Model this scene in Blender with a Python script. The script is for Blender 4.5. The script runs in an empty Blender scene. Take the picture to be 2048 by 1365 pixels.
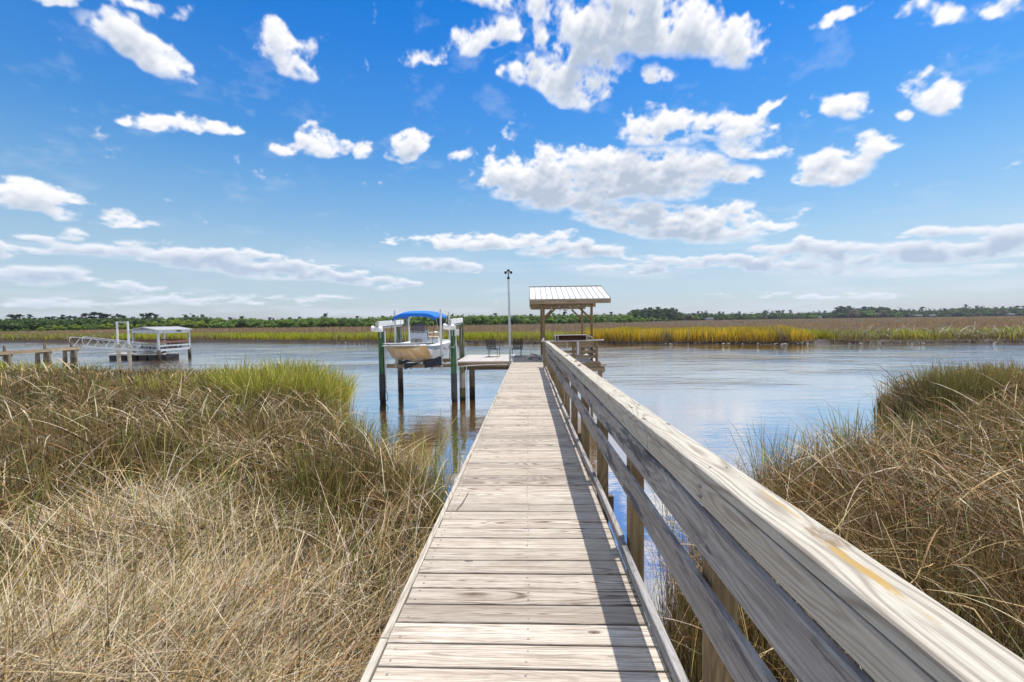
import bpy, math, random
import numpy as np
from math import radians, sin, cos, pi, atan2, sqrt
from mathutils import Vector, Matrix
rng = np.random.default_rng(7)
random.seed(7)
SC = bpy.context.scene
COL = SC.collection

# ------------------------------------------------------------------ camera
F = 905.0
H = 3.35
_y, _p, _a = radians(2.09), radians(-2.5), radians(0.7)
cf = Vector((-sin(_y)*cos(_p), cos(_y)*cos(_p), sin(_p)))
cr = Vector((cos(_y), sin(_y), 0))
cu = cr.cross(cf)
cr, cu = cr*cos(_a) - cu*sin(_a), cu*cos(_a) + cr*sin(_a)
cd = bpy.data.cameras.new('camera')
cam = bpy.data.objects.new('camera', cd)
COL.objects.link(cam)
cam.matrix_world = Matrix(((cr.x, cu.x, -cf.x, 0), (cr.y, cu.y, -cf.y, 0), (cr.z, cu.z, -cf.z, H), (0, 0, 0, 1)))
cd.sensor_width = 36
cd.lens = F/2048*36
cd.clip_start = 0.05
cd.clip_end = 8000
SC.camera = cam


def dirpx(px, py):
    d = cf*F + cr*(px-1024) + cu*(682.5-py)
    return d.normalized()


def azel(px, py):
    d = dirpx(px, py)
    return atan2(d.x, d.y), math.asin(d.z)


# ------------------------------------------------------------------ sun, exposure
SUN = Vector((0.264, 0.13, 1.0)).normalized()
sd = bpy.data.lights.new('sun', 'SUN')
sd.energy = 4.2
sd.angle = radians(0.53)
sd.color = (1.0, 0.955, 0.88)
so = bpy.data.objects.new('sun', sd)
COL.objects.link(so)
so.rotation_mode = 'QUATERNION'
so.rotation_quaternion = SUN.to_track_quat('Z', 'Y')
so.location = (20, 10, 60)
SC.view_settings.view_transform = 'Standard'
SC.view_settings.look = 'None'
SC.view_settings.gamma = 1
SC.view_settings.exposure = 0.25
SC.cycles.max_bounces = 6
SC.cycles.diffuse_bounces = 3
SC.cycles.glossy_bounces = 3
SC.cycles.transparent_max_bounces = 6
SC.cycles.caustics_reflective = True
SC.cycles.sample_clamp_indirect = 2.5
SC.cycles.blur_glossy = 1.0
SC.cycles.caustics_refractive = False


# ------------------------------------------------------------------ node helper
class N:
    def __init__(s, nt):
        s.nt = nt

    def a(s, typ, ins=None, **kw):
        n = s.nt.nodes.new(typ)
        for k, v in kw.items():
            setattr(n, k, v)
        if ins:
            for k, v in ins.items():
                sk = n.inputs[k]
                if hasattr(v, 'is_output'):
                    s.nt.links.new(v, sk)
                else:
                    sk.default_value = v
        return n

    def m(s, op, a, b=0.0, c=0.0, clamp=False):
        n = s.a('ShaderNodeMath', {0: a, 1: b, 2: c}, operation=op, use_clamp=clamp)
        return n.outputs[0]

    def v(s, op, a, b=(0, 0, 0)):
        n = s.a('ShaderNodeVectorMath', {0: a, 1: b}, operation=op)
        return n.outputs['Value'] if op in ('LENGTH', 'DOT_PRODUCT', 'DISTANCE') else n.outputs[0]

    def noise(s, vec, scale, detail=3, rough=0.55, dist=0.0, color=False):
        n = s.a('ShaderNodeTexNoise', {'Vector': vec, 'Scale': scale, 'Detail': detail, 'Roughness': rough, 'Distortion': dist})
        return n.outputs['Color' if color else 'Fac']

    def ramp(s, fac, stops, interp='LINEAR'):
        n = s.a('ShaderNodeValToRGB', {'Fac': fac})
        cr_ = n.color_ramp
        cr_.interpolation = interp
        while len(cr_.elements) < len(stops):
            cr_.elements.new(0.5)
        for e, (p, c) in zip(cr_.elements, stops):
            e.position = p
            e.color = (*c, 1) if len(c) == 3 else c
        return n.outputs[0]

    def mix(s, fac, a, b, mode='MIX'):
        n = s.nt.nodes.new('ShaderNodeMix')
        n.data_type = 'RGBA'
        n.blend_type = mode
        for i, v in ((0, fac), (6, a), (7, b)):
            if hasattr(v, 'is_output'):
                s.nt.links.new(v, n.inputs[i])
            else:
                n.inputs[i].default_value = v if i == 0 else (*v, 1)
        return n.outputs[2]

    def mr(s, v, a, b, c=0.0, d=1.0, smooth=True):
        n = s.a('ShaderNodeMapRange', {0: v, 1: a, 2: b, 3: c, 4: d}, interpolation_type='SMOOTHSTEP' if smooth else 'LINEAR')
        return n.outputs[0]


# ------------------------------------------------------------------ world: sky + clouds
W = bpy.data.worlds.new('World')
SC.world = W
W.use_nodes = True
nt = W.node_tree
nt.nodes.clear()
n = N(nt)
sky = n.a('ShaderNodeTexSky', sky_type='NISHITA')
sky.sun_disc = False
sky.sun_elevation = math.asin(SUN.z)
sky.sun_rotation = atan2(SUN.x, SUN.y)
sky.altitude = 0
sky.air_density = 1.0
sky.dust_density = 0.4
sky.ozone_density = 2.0
tc = n.a('ShaderNodeTexCoord')
nrm = n.v('NORMALIZE', tc.outputs['Generated'])
sx = n.a('ShaderNodeSeparateXYZ', {0: nrm})
X_, Y_, Z_ = sx.outputs
AZ = n.m('ARCTAN2', X_, Y_)
EL = n.m('ARCSINE', Z_)
# (px, py, rx, ry, tilt degrees (clockwise on the picture), strength)
CL = [(1150, -170, 420, 110, 0, 1.1), (1700, -420, 520, 170, 0, 1.1), (700, -520, 420, 170, 0, 1.1), (1250, -700, 500, 160, 0, 1.1), (250, -330, 300, 90, 0, 1.0), (2150, -150, 160, 60, 0, 1.0), (1230, 62, 200, 72, 0, 1.1), (1400, 62, 130, 55, 12, 1.1), (960, 100, 120, 34, -12, .9), (965, 18, 70, 34, 10, .9), (1150, 115, 110, 45, 10, .8), (1100, 168, 112, 36, 4, 1.), (1190, 180, 50, 28, 0, .7),  # negative rows: unseen clouds added overhead to whiten reflections in the near water
      (265, 95, 100, 42, 28, 1.), (572, 105, 58, 58, 20, 1.0), (180, 2, 130, 20, 5, .7), (275, 236, 26, 12, 0, .7), (345, 242, 62, 20, 4, .85), (440, 255, 46, 17, 0, .9),
      (645, 292, 52, 26, 0, 1.), (574, 303, 22, 9, 0, .55), (812, 302, 40, 26, -10, 1.05), (735, 302, 28, 20, 10, .5), (908, 322, 20, 10, -30, .45),
      (40, 395, 90, 32, 12, 1.), (110, 422, 45, 16, 15, .8), (228, 435, 48, 21, 4, .9), (285, 450, 30, 7, 0, .6), (155, 472, 34, 17, 0, 1.), (2, 500, 28, 26, 0, .9),
      (1100, 365, 150, 62, 4, 1.2), (1270, 352, 175, 56, -2, 1.2), (1400, 345, 60, 26, 0, .9), (1470, 355, 40, 24, 0, .8),
      (1340, 445, 200, 40, 3, 1.15), (1470, 440, 100, 26, 6, .9), (1200, 420, 100, 25, 8, .8),
      (1310, 262, 85, 42, 8, 1.), (1430, 255, 100, 42, 0, 1.), (1510, 298, 78, 30, 5, .95), (1260, 235, 35, 22, 0, .7),
      (1670, 335, 100, 42, -6, 1.05), (1740, 300, 62, 32, 0, .9), (1620, 355, 50, 18, 0, .8), (1695, 207, 50, 36, 10, 1.), (1872, 198, 66, 40, 14, 1.), (1798, 240, 22, 12, 0, .8),
      (1530, 197, 32, 19, -20, .9), (1315, 155, 28, 20, 0, .5), (1870, 28, 66, 30, 8, 1.), (2015, 22, 50, 28, 0, .8), (1690, 18, 48, 12, -20, .6),
      (955, 484, 160, 20, 0, 1.), (1140, 504, 100, 17, -3, 1.), (885, 530, 66, 16, 3, .85), (1080, 470, 60, 10, 0, .6),
      (180, 500, 150, 20, 5, 1.), (380, 518, 130, 26, 8, 1.), (560, 540, 170, 24, 6, 1.), (700, 556, 90, 15, 4, .8), (70, 552, 140, 22, 4, 1.), (790, 573, 40, 9, 0, .8), (280, 577, 60, 9, 0, .6),
      (1610, 500, 120, 22, 0, 1.05), (1830, 510, 220, 22, -2, 1.1), (1960, 462, 170, 11, -6, .9), (2035, 492, 62, 24, -3, 1.1), (1500, 528, 250, 18, 2, .9), (1720, 545, 280, 12, 0, .7), (2000, 535, 120, 7, 0, .7),
      (1250, 540, 110, 9, 0, .6), (450, 600, 260, 12, 0, .5), (150, 605, 160, 10, 0, .55), (1650, 590, 200, 8, 0, .5)]

def vnoise(x, y, seed):
    """smooth lattice noise, vectorised"""
    x, y = x.astype(np.float32), y.astype(np.float32)
    xf_, yf_ = np.floor(x), np.floor(y)
    xi, yi = xf_.astype(np.int32), yf_.astype(np.int32)
    fx_, fy_ = x-xf_, y-yf_
    fx_ = fx_*fx_*fx_*(fx_*(fx_*6-15)+10)
    fy_ = fy_*fy_*fy_*(fy_*(fy_*6-15)+10)
    tab = np.random.default_rng(seed).random(65536).astype(np.float32)

    def h(i, j):
        return tab[((i*1619+j*31337+(i*j) % 911) & 65535)]
    a = h(xi, yi)*(1-fx_)+h(xi+1, yi)*fx_
    b_ = h(xi, yi+1)*(1-fx_)+h(xi+1, yi+1)*fx_
    return a*(1-fy_)+b_*fy_


def fbm(x, y, octs, seed, rough=.55):
    r_, a_, t_ = 0, 1.0, 0
    for o_ in range(octs):
        ca, sa = cos(.7*o_), sin(.7*o_)
        r_ = r_+a_*vnoise((x*ca-y*sa)+17.3*o_, (x*sa+y*ca)+5.1*o_, seed+o_)
        t_ += a_
        a_ *= rough
        x, y = x*2.03, y*2.03
    return r_/t_


# cloud cover of the whole upper sky over azimuth x elevation, computed here from soft ellipses and fractal noise
NAZ, NEL = 4096, 1024
ELMAX = pi/2
az1 = (np.arange(NAZ)+.5)/NAZ*2*pi-pi
el1 = (np.arange(NEL)+.5)/NEL*ELMAX
AZg, ELg = np.meshgrid(az1, el1)
AZg, ELg = AZg.astype(np.float32), ELg.astype(np.float32)
LGg = (np.log(ELg+.09)*.62).astype(np.float32)
wx_ = fbm(AZg*9, LGg*9, 4, 100)-.5
wy_ = fbm(AZg*9+31, LGg*9+7, 4, 200)-.5
AW = AZg+.060*wx_
EW = ELg+.060*wy_*(ELg+.05)/.5
field = np.full(AZg.shape, -.6, np.float32)
for (px, py, rx, ry, tilt, st) in CL:
    az, el = azel(px, py)
    az2, el2 = azel(px+rx, py)
    az3, el3 = azel(px, py-ry)
    ra, rb = abs(az2-az)*1.1, abs(el3-el)*1.1
    ro = -radians(tilt)+atan2(el2-el, az2-az)
    i0, i1 = int((az-ra*2.2+pi)/(2*pi)*NAZ)-20, int((az+ra*2.2+pi)/(2*pi)*NAZ)+20
    R_ = max(ra*abs(sin(ro)), rb)*2.4+.03
    j0, j1 = max(0, int((el-R_)/ELMAX*NEL)), int((el+R_)/ELMAX*NEL)+1
    ex, ey = AW[j0:j1, i0:i1]-az, EW[j0:j1, i0:i1]-el
    u_ = (ex*cos(ro)+ey*sin(ro))/ra
    v_ = (-ex*sin(ro)+ey*cos(ro))/rb
    v_ = np.where(v_ < 0, v_*1.25, v_)          # flatter bases
    f_ = st*(1-.86*(u_*u_+v_*v_))
    w_ = field[j0:j1, i0:i1]
    k_ = .15
    h_ = np.clip(.5+.5*(f_-w_)/k_, 0, 1)
    field[j0:j1, i0:i1] = w_*(1-h_)+f_*h_+k_*h_*(1-h_)
field = np.maximum(field, -.6)
f1 = fbm(AZg*26+3, LGg*26, 7, 300, .58)-.5
f2 = fbm(AZg*9+13, LGg*9, 4, 400)-.5
f1b = 1-2*np.abs(fbm(AZg*20+9, LGg*20, 5, 500, .55)-.5)*2.2          # billows
fup_ = np.concatenate([field[18:], field[-18:]], 0)
calm_ = 1-.72*np.clip((fup_-field)*3.0, 0, 1)          # flat, smooth bases
fs_ = field+(f1*2.15+f2*.6+(f1b-.62)*.55)*calm_
d_photo = np.clip((fs_+.06)/.86, 0, 1)
# elsewhere: more of the same cumulus, thickened overhead to whiten fill light and reflections
outm = np.clip((np.abs(AZg)-.95)/.15, 0, 1)
outm = np.maximum(outm, np.clip((ELg-.66)/.12, 0, 1))
gen = fbm(AZg*4+40, LGg*5, 7, 600, .55)+.06*np.clip((ELg-.62)/.2, 0, 1)
d_gen = np.clip((gen-.485)/.10, 0, 1)*outm
# thin grey streaks low down
low = fbm(AZg*5, ELg*42, 6, 700, .55)
d_low = np.clip((low-.50)/.22, 0, 1)*np.clip(ELg/.015, 0, 1)*np.clip((.16-ELg)/.08, 0, 1)*.6
wisp = np.clip((fbm(AZg*14, LGg*22, 7, 800, .62)-.60)/.2, 0, 1)*.14*np.clip((ELg-.1)/.1, 0, 1)
dens = np.maximum(d_photo, np.maximum(d_gen, 0))
dens = np.sin(np.clip(dens*1.06, 0, 1)*pi/2)**1.9
# light: how much cloud lies between each point and the high sun
om = np.clip(fs_+.05, 0, 1.3)*(dens > .02)+np.clip((gen-.5)*6, 0, 1)*d_gen
step_ = ELMAX/NEL
def shadow_run(nst, stride, dec):
    acc = np.zeros_like(om)
    for j_ in range(1, nst):
        k_ = j_*stride
        sh_ = np.roll(om, -int(k_*.3), axis=1)
        acc += np.concatenate([sh_[k_:], np.zeros((k_, NAZ), np.float32)], 0)*np.exp(-j_/dec)
    return acc/dec


ahi = shadow_run(22, 3, 11.0)
alo = shadow_run(12, 1, 6.0)
tlo = np.clip((ELg-.10)/.10, 0, 1)
acc_ = alo*(1-tlo)+ahi*tlo
shade = np.clip((acc_-.12)*1.55, 0, 1)
shade = shade*np.clip((fs_-.05)*1.6, 0, 1)
rel = f1-np.concatenate([f1[5:], f1[-5:]], 0)
shade = np.clip(shade-rel*1.0*(.4+.6*tlo), 0, 1)
DEN = np.maximum(np.maximum(dens, d_low), wisp)
SHD = np.where(dens > d_low, shade, .35)
pix = np.ones((NEL, NAZ, 4), np.float32)
pix[..., 0] = DEN
pix[..., 1] = SHD
pix[..., 2] = 0
img = bpy.data.images.new('cloud_cover', NAZ, NEL, alpha=False, float_buffer=True)
img.colorspace_settings.name = 'Non-Color'
img.pixels.foreach_set(pix.ravel())
img.update()
img.pack()
uv = n.a('ShaderNodeCombineXYZ', {0: n.m('MULTIPLY_ADD', AZ, 1/(2*pi), .5), 1: n.m('MULTIPLY', n.m('MAXIMUM', EL, .0008), 1/ELMAX), 2: 0.0}).outputs[0]
it = n.a('ShaderNodeTexImage', {'Vector': uv}, image=img, interpolation='Cubic', extension='EXTEND')
cs_ = n.a('ShaderNodeSeparateColor', {0: it.outputs[0]})
lowgrey = n.mr(EL, 0.24, 0.05)
shd = n.m('MULTIPLY', cs_.outputs[1], n.m('MULTIPLY_ADD', lowgrey, .15, .85), clamp=True)
ccol = n.mix(shd, (0.87, 0.87, 0.89), (0.34, 0.42, 0.55))
ccol = n.mix(n.m('MULTIPLY', lowgrey, .50), ccol, (0.52, 0.62, 0.77))
# the physical sky, graded to the photograph's saturated blue
skc = n.v('MULTIPLY', sky.outputs[0], (0.085, 0.085, 0.085))
grade = n.ramp(n.m('MULTIPLY', EL, 1.4), [(0.0, (.90, 1.0, 1.45)), (0.066, (1.0, 1.06, 1.28)), (0.127, (1.17, 1.16, 1.23)), (0.217, (1.26, 1.33, 1.31)), (0.361, (.92, 1.33, 1.50)), (0.498, (.50, 1.19, 1.66)), (0.626, (.36, 1.12, 1.78)), (0.738, (.20, 1.02, 1.80)), (0.84, (.11, .95, 1.78)), (1.0, (.30, .92, 1.5))])
skg = n.v('MULTIPLY', skc, grade)
full = n.mix(cs_.outputs[0], skg, ccol)
bg = n.a('ShaderNodeBackground', {'Color': full, 'Strength': 1.0})
wo = n.a('ShaderNodeOutputWorld', {'Surface': bg.outputs[0]})


# ------------------------------------------------------------------ mesh building helpers
class MB:
    def __init__(s):
        s.v, s.f, s.gc, s.rn, s.mi, s.sm = [], [], [], [], [], []

    def add(s, vs, fs, gcs=None, rnd=None, mi=0, sm=False):
        o = len(s.v)
        r = random.random() if rnd is None else rnd
        s.v += [tuple(v) for v in vs]
        s.f += [[i+o for i in f] for f in fs]
        s.mi += [mi]*len(fs)
        s.sm += [sm]*len(fs)
        s.gc += [tuple(g) for g in (gcs if gcs is not None else vs)]
        s.rn += [r]*len(vs)
        return s

    def beam(s, p0, p1, w, h, up=(0, 0, 1), seg=1, warp=None, mi=0, ch=0.0, rnd=None, twist=0):
        """board from p0 to p1; w across, h along 'up'; ch = small chamfer on the long edges"""
        p0, p1 = Vector(p0), Vector(p1)
        d = p1-p0
        L = d.length
        d.normalize()
        up = Vector(up)
        sd_ = d.cross(up).normalized()
        u = sd_.cross(d).normalized()
        a, b = w/2, h/2
        if ch > 0:
            pr_ = [(-a, -b+ch), (-a+ch, -b), (a-ch, -b), (a, -b+ch), (a, b-ch), (a-ch, b), (-a+ch, b), (-a, b-ch)]
        else:
            pr_ = [(-a, -b), (a, -b), (a, b), (-a, b)]
        k = len(pr_)
        ro = (random.uniform(0, 90), random.uniform(-.02, .02), random.uniform(0, 40))
        vs, gs = [], []
        for i in range(seg+1):
            t = i/seg
            wx, wz = warp(t) if warp else (0, 0)
            for (x, z) in pr_:
                vs.append(p0+d*(L*t)+sd_*(x+wx)+u*(z+wz))
                if w >= h:
                    gs.append((L*t+ro[0], x+ro[1], z+ro[2]))
                else:
                    gs.append((L*t+ro[0], z+ro[1], x+ro[2]))
        fs = []
        for i in range(seg):
            for j in range(k):
                j2 = (j+1) % k
                fs.append([i*k+j, i*k+j2, (i+1)*k+j2, (i+1)*k+j])
        fs.append(list(range(k))[::-1])
        fs.append([seg*k+j for j in range(k)])
        return s.add(vs, fs, gs, rnd, mi)

    def box(s, c, size, rz=0, mi=0, ch=0.0, rnd=None):
        sx_, sy_, sz_ = size
        c = Vector(c)
        if sx_ >= sy_ and sx_ >= sz_:
            d = Vector((cos(rz), sin(rz), 0))
            return s.beam(c-d*sx_/2, c+d*sx_/2, sy_, sz_, mi=mi, ch=ch, rnd=rnd)
        if sy_ >= sz_:
            d = Vector((-sin(rz), cos(rz), 0))
            return s.beam(c-d*sy_/2, c+d*sy_/2, sx_, sz_, mi=mi, ch=ch, rnd=rnd)
        d = Vector((0, 0, 1))
        return s.beam(c-d*sz_/2, c+d*sz_/2, sy_, sx_, up=(cos(rz), sin(rz), 0), mi=mi, ch=ch, rnd=rnd)

    def tube(s, pts, r, n_=8, cap=True, mi=0, rnd=None):
        pts = [Vector(p) for p in pts]
        rs = r if isinstance(r, (list, tuple)) else [r]*len(pts)
        vs, fs, gs = [], [], []
        prev = None
        L = 0
        ro = random.uniform(0, 50)
        for i, p in enumerate(pts):
            t = (pts[min(i+1, len(pts)-1)]-pts[max(i-1, 0)]).normalized()
            if prev is None:
                q = Vector((0, 0, 1)) if abs(t.z) < .9 else Vector((1, 0, 0))
                a = t.cross(q).normalized()
            else:
                a = (prev-t*prev.dot(t)).normalized()
            prev = a
            b = t.cross(a)
            if i:
                L += (p-pts[i-1]).length
            for j in range(n_):
                an = 2*pi*j/n_
                o = a*cos(an)*rs[i]+b*sin(an)*rs[i]
                vs.append(p+o)
                gs.append((L+ro, cos(an)*rs[i], sin(an)*rs[i]))
        for i in range(len(pts)-1):
            for j in range(n_):
                j2 = (j+1) % n_
                fs.append([i*n_+j, i*n_+j2, (i+1)*n_+j2, (i+1)*n_+j])
        s.add(vs, fs, gs, rnd, mi, sm=True)
        if cap:
            for i, rev in ((0, True), (len(pts)-1, False)):
                ring = [vs[i*n_+j] for j in range(n_)]
                fc = list(range(n_))
                s.add(ring, [fc[::-1] if rev else fc], gs[i*n_:(i+1)*n_], rnd, mi)
        return s

    def ball(s, c, r, n_=10, m_=7, mi=0, zs=1.0):
        vs, fs = [], []
        c = Vector(c)
        rr = r if isinstance(r, (tuple, list)) else (r, r, r*zs)
        for i in range(m_+1):
            th = pi*i/m_
            for j in range(n_):
                ph = 2*pi*j/n_
                vs.append(c+Vector((rr[0]*sin(th)*cos(ph), rr[1]*sin(th)*sin(ph), rr[2]*cos(th))))
        for i in range(m_):
            for j in range(n_):
                j2 = (j+1) % n_
                fs.append([i*n_+j, (i+1)*n_+j, (i+1)*n_+j2, i*n_+j2])
        return s.add(vs, fs, mi=mi, sm=True)

    def poly(s, pts, depth, axis=2, mi=0):
        """extrude a closed 3-D outline by a vector"""
        k = len(pts)
        dv = Vector(depth)
        vs = [Vector(p) for p in pts]+[Vector(p)+dv for p in pts]
        fs = [list(range(k))[::-1], [k+i for i in range(k)]]
        fs += [[i, (i+1) % k, k+(i+1) % k, k+i] for i in range(k)]
        return s.add(vs, fs, mi=mi)

    def build(s, name, mats, parent=None, recalc=True):
        o0 = origin(parent)
        me = bpy.data.meshes.new(name)
        V = np.array(s.v, dtype=np.float64)-np.array(o0)
        me.from_pydata(V.tolist(), [], s.f)
        if not isinstance(mats, (list, tuple)):
            mats = [mats]
        for m_ in mats:
            me.materials.append(m_)
        me.polygons.foreach_set('material_index', s.mi)
        me.polygons.foreach_set('use_smooth', s.sm)
        at = me.attributes.new('gc', 'FLOAT_VECTOR', 'POINT')
        at.data.foreach_set('vector', np.array(s.gc, dtype=np.float32).ravel())
        at = me.attributes.new('rn', 'FLOAT', 'POINT')
        at.data.foreach_set('value', np.array(s.rn, dtype=np.float32))
        if recalc:
            import bmesh
            bm = bmesh.new()
            bm.from_mesh(me)
            bmesh.ops.recalc_face_normals(bm, faces=bm.faces)
            bm.to_mesh(me)
            bm.free()
        me.update()
        o = bpy.data.objects.new(name, me)
        COL.objects.link(o)
        if parent:
            o.parent = parent
        return o


def origin(p):
    o = Vector((0, 0, 0))
    while p:
        o += p.location
        p = p.parent
    return o


def thing(name, label, cat, loc=(0, 0, 0), group=None):
    o = bpy.data.objects.new(name, None)
    o.empty_display_size = .3
    COL.objects.link(o)
    o.location = loc
    return tag(o, label, cat, group)


def tag(o, label, cat, group=None):
    if label:
        o['label'] = label
    if cat:
        o['category'] = cat
    if group:
        o['group'] = group
    return o


def kind(o, k, label=None, cat=None):
    o['kind'] = k
    if label:
        o['label'] = label
    if cat:
        o['category'] = cat
    return o


def mesh_np(name, V, Fq, mat, col=None, smooth=False, parent=None, extra=None):
    me = bpy.data.meshes.new(name)
    nV, nF, k = len(V), len(Fq), Fq.shape[1]
    me.vertices.add(nV)
    me.vertices.foreach_set('co', np.ascontiguousarray(V, dtype=np.float32).ravel())
    me.loops.add(nF*k)
    me.loops.foreach_set('vertex_index', np.ascontiguousarray(Fq, dtype=np.int32).ravel())
    me.polygons.add(nF)
    me.polygons.foreach_set('loop_start', np.arange(0, nF*k, k, dtype=np.int32))
    if smooth:
        me.polygons.foreach_set('use_smooth', np.ones(nF, dtype=bool))
    if col is not None:
        c4 = np.ones((nV, 4), dtype=np.float32)
        c4[:, :3] = col
        at = me.color_attributes.new('col', 'FLOAT_COLOR', 'POINT')
        at.data.foreach_set('color', c4.ravel())
    me.update(calc_edges=True)
    me.materials.append(mat)
    o = bpy.data.objects.new(name, me)
    COL.objects.link(o)
    if parent:
        o.parent = parent
    return o


def grid_faces(nu, nv):
    i = np.arange((nu-1)*(nv-1))
    a = (i//(nv-1))*nv+i % (nv-1)
    return np.stack([a, a+nv, a+nv+1, a+1], 1)


# ------------------------------------------------------------------ materials
def mat(name):
    m_ = bpy.data.materials.new(name)
    m_.use_nodes = True
    m_.node_tree.nodes.clear()
    return m_, N(m_.node_tree)


def out(k, bsdf, disp=None):
    o = k.a('ShaderNodeOutputMaterial', {'Surface': bsdf})
    return o


def simple(name, colr, rough=.5, metal=0.0, var=.12, scale=6, bump=.0, spec=.5, dirt=None, coat=0):
    m_, k = mat(name)
    tc_ = k.a('ShaderNodeTexCoord').outputs['Object']
    nz = k.noise(tc_, scale, 5, .6)
    c = k.mix(nz, tuple(min(1, x*(1-var)) for x in colr), tuple(min(1, x*(1+var)) for x in colr))
    if dirt:
        nz2 = k.noise(tc_, scale*.4, 6, .65)
        c = k.mix(k.mr(nz2, .48, .7, 0, dirt[1]), c, dirt[0])
    b = k.a('ShaderNodeBsdfPrincipled', {'Base Color': c, 'Roughness': rough, 'Metallic': metal, 'Specular IOR Level': spec, 'Coat Weight': coat})
    if bump:
        bp = k.a('ShaderNodeBump', {'Height': k.noise(tc_, scale*4, 4, .6), 'Strength': bump, 'Distance': .02})
        k.nt.links.new(bp.outputs[0], b.inputs['Normal'])
    out(k, b.outputs[0])
    return m_


def wood(name, light, dark, mid, ring=.5, stain=.0, staincol=(.07, .075, .09), rough=.85, green=0.0, knot=None, bump=.5, varb=.5, fine=.55):
    m_, k = mat(name)
    gc = k.a('ShaderNodeAttribute', attribute_name='gc').outputs['Vector']
    rn = k.a('ShaderNodeAttribute', attribute_name='rn').outputs['Fac']
    s = k.a('ShaderNodeSeparateXYZ', {0: gc})
    A, B, C_ = s.outputs
    # growth rings: distance from a wandering pith line under the board
    al = k.a('ShaderNodeCombineXYZ', {0: A, 1: k.m('MULTIPLY', rn, 31.0), 2: 0.0}).outputs[0]
    wob = k.noise(al, .75, 2, .5, color=True)
    ws = k.a('ShaderNodeSeparateXYZ', {0: wob})
    cx = k.m('MULTIPLY', k.m('SUBTRACT', ws.outputs[0], .5), .12)
    cz = k.m('MULTIPLY_ADD', k.m('SUBTRACT', ws.outputs[1], .5), .14, .035)
    fr = k.m('SUBTRACT', C_, k.m('MULTIPLY', k.m('ROUND', k.m('MULTIPLY', C_, 1.0)), 1.0))
    dx = k.m('SUBTRACT', B, cx)
    dz = k.m('ADD', k.m('MULTIPLY', fr, .25), cz)
    r = k.m('SQRT', k.m('ADD', k.m('MULTIPLY', dx, dx), k.m('MULTIPLY', dz, dz)))
    st = k.a('ShaderNodeCombineXYZ', {0: k.m('MULTIPLY', A, 3.0), 1: k.m('MULTIPLY', B, 26.0), 2: k.m('MULTIPLY', C_, 26.0)}).outputs[0]
    dn = k.noise(st, 1.0, 3, .5)
    r = k.m('ADD', r, k.m('MULTIPLY', dn, .009))
    rg = k.m('SINE', k.m('MULTIPLY', r, 820.0))
    rg = k.m('POWER', k.m('MULTIPLY_ADD', rg, .5, .5), 2.4)
    # fine fibre streaks
    fv = k.a('ShaderNodeCombineXYZ', {0: k.m('MULTIPLY', A, 5.0), 1: k.m('MULTIPLY', B, 210.0), 2: k.m('MULTIPLY', C_, 210.0)}).outputs[0]
    fib = k.noise(fv, 1.0, 4, .65)
    fv2 = k.a('ShaderNodeCombineXYZ', {0: k.m('MULTIPLY', A, 1.6), 1: k.m('MULTIPLY', B, 55.0), 2: k.m('MULTIPLY', C_, 55.0)}).outputs[0]
    fib2 = k.noise(fv2, 1.0, 4, .6)
    fv3 = k.a('ShaderNodeCombineXYZ', {0: k.m('MULTIPLY', A, 9.0), 1: k.m('MULTIPLY', B, 620.0), 2: k.m('MULTIPLY', C_, 620.0)}).outputs[0]
    fib3 = k.noise(fv3, 1.0, 3, .6)
    big = k.noise(gc, 2.2, 4, .6)
    c = k.mix(k.mr(fib2, .35, .7), light, mid)
    rstr = k.m('MULTIPLY', rg, k.m('MULTIPLY', k.mr(big, .35, .55, .3, 1.0), k.m('MULTIPLY_ADD', k.m('SINE', k.m('MULTIPLY', rn, 40.0)), .3, .7)))
    c = k.mix(k.m('MULTIPLY', rstr, ring), c, dark)
    c = k.mix(k.mr(fib, .54, .66, 0, .62 if fine > .35 else .38), c, dark)
    c = k.mix(k.mr(fib3, .52, .64, 0, fine), c, dark)
    c = k.mix(k.mr(fib3, .44, .30, 0, .35), c, tuple(min(.8, q_*1.25) for q_ in light))
    # cracks
    ck = k.noise(k.a('ShaderNodeCombineXYZ', {0: k.m('MULTIPLY', A, 1.1), 1: k.m('MULTIPLY', B, 90.0), 2: C_}).outputs[0], 1.0, 2, .5)
    c = k.mix(k.mr(ck, .70, .74, 0, .85), c, (.03, .025, .02))
    # board to board
    br = k.m('MULTIPLY_ADD', k.m('FRACT', k.m('MULTIPLY', rn, 17.3)), varb*.5, 1-varb*.3)
    c = k.v('MULTIPLY', c, k.a('ShaderNodeCombineXYZ', {0: br, 1: br, 2: br}).outputs[0])
    wm = k.m('FRACT', k.m('MULTIPLY', rn, 7.7))
    c = k.mix(k.m('MULTIPLY', wm, .4), c, k.v('MULTIPLY', c, (1.04, .96, .88)))
    # knots
    kv = k.a('ShaderNodeCombineXYZ', {0: k.m('MULTIPLY', A, 1.0), 1: k.m('MULTIPLY', B, 2.6), 2: k.m('MULTIPLY', C_, 1.0)}).outputs[0]
    vo = k.a('ShaderNodeTexVoronoi', {'Vector': kv, 'Scale': 2.1, 'Randomness': 1.0})
    vd = vo.outputs['Distance']
    c = k.mix(k.mr(vd, .055, .075, .75, 0), c, dark)
    c = k.mix(k.mr(vd, .018, .030, .95, 0), c, (.04, .025, .015))
    if stain:
        sn = k.noise(k.v('MULTIPLY', gc, (1.6, 9.0, 9.0)), 1.0, 6, .7)
        c = k.mix(k.mr(sn, .50, .63, 0, stain), c, staincol)
    if green:
        gn = k.noise(gc, 5.0, 4, .6)
        c = k.mix(k.mr(gn, .5, .7, 0, green), c, (.16, .17, .06))
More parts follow.
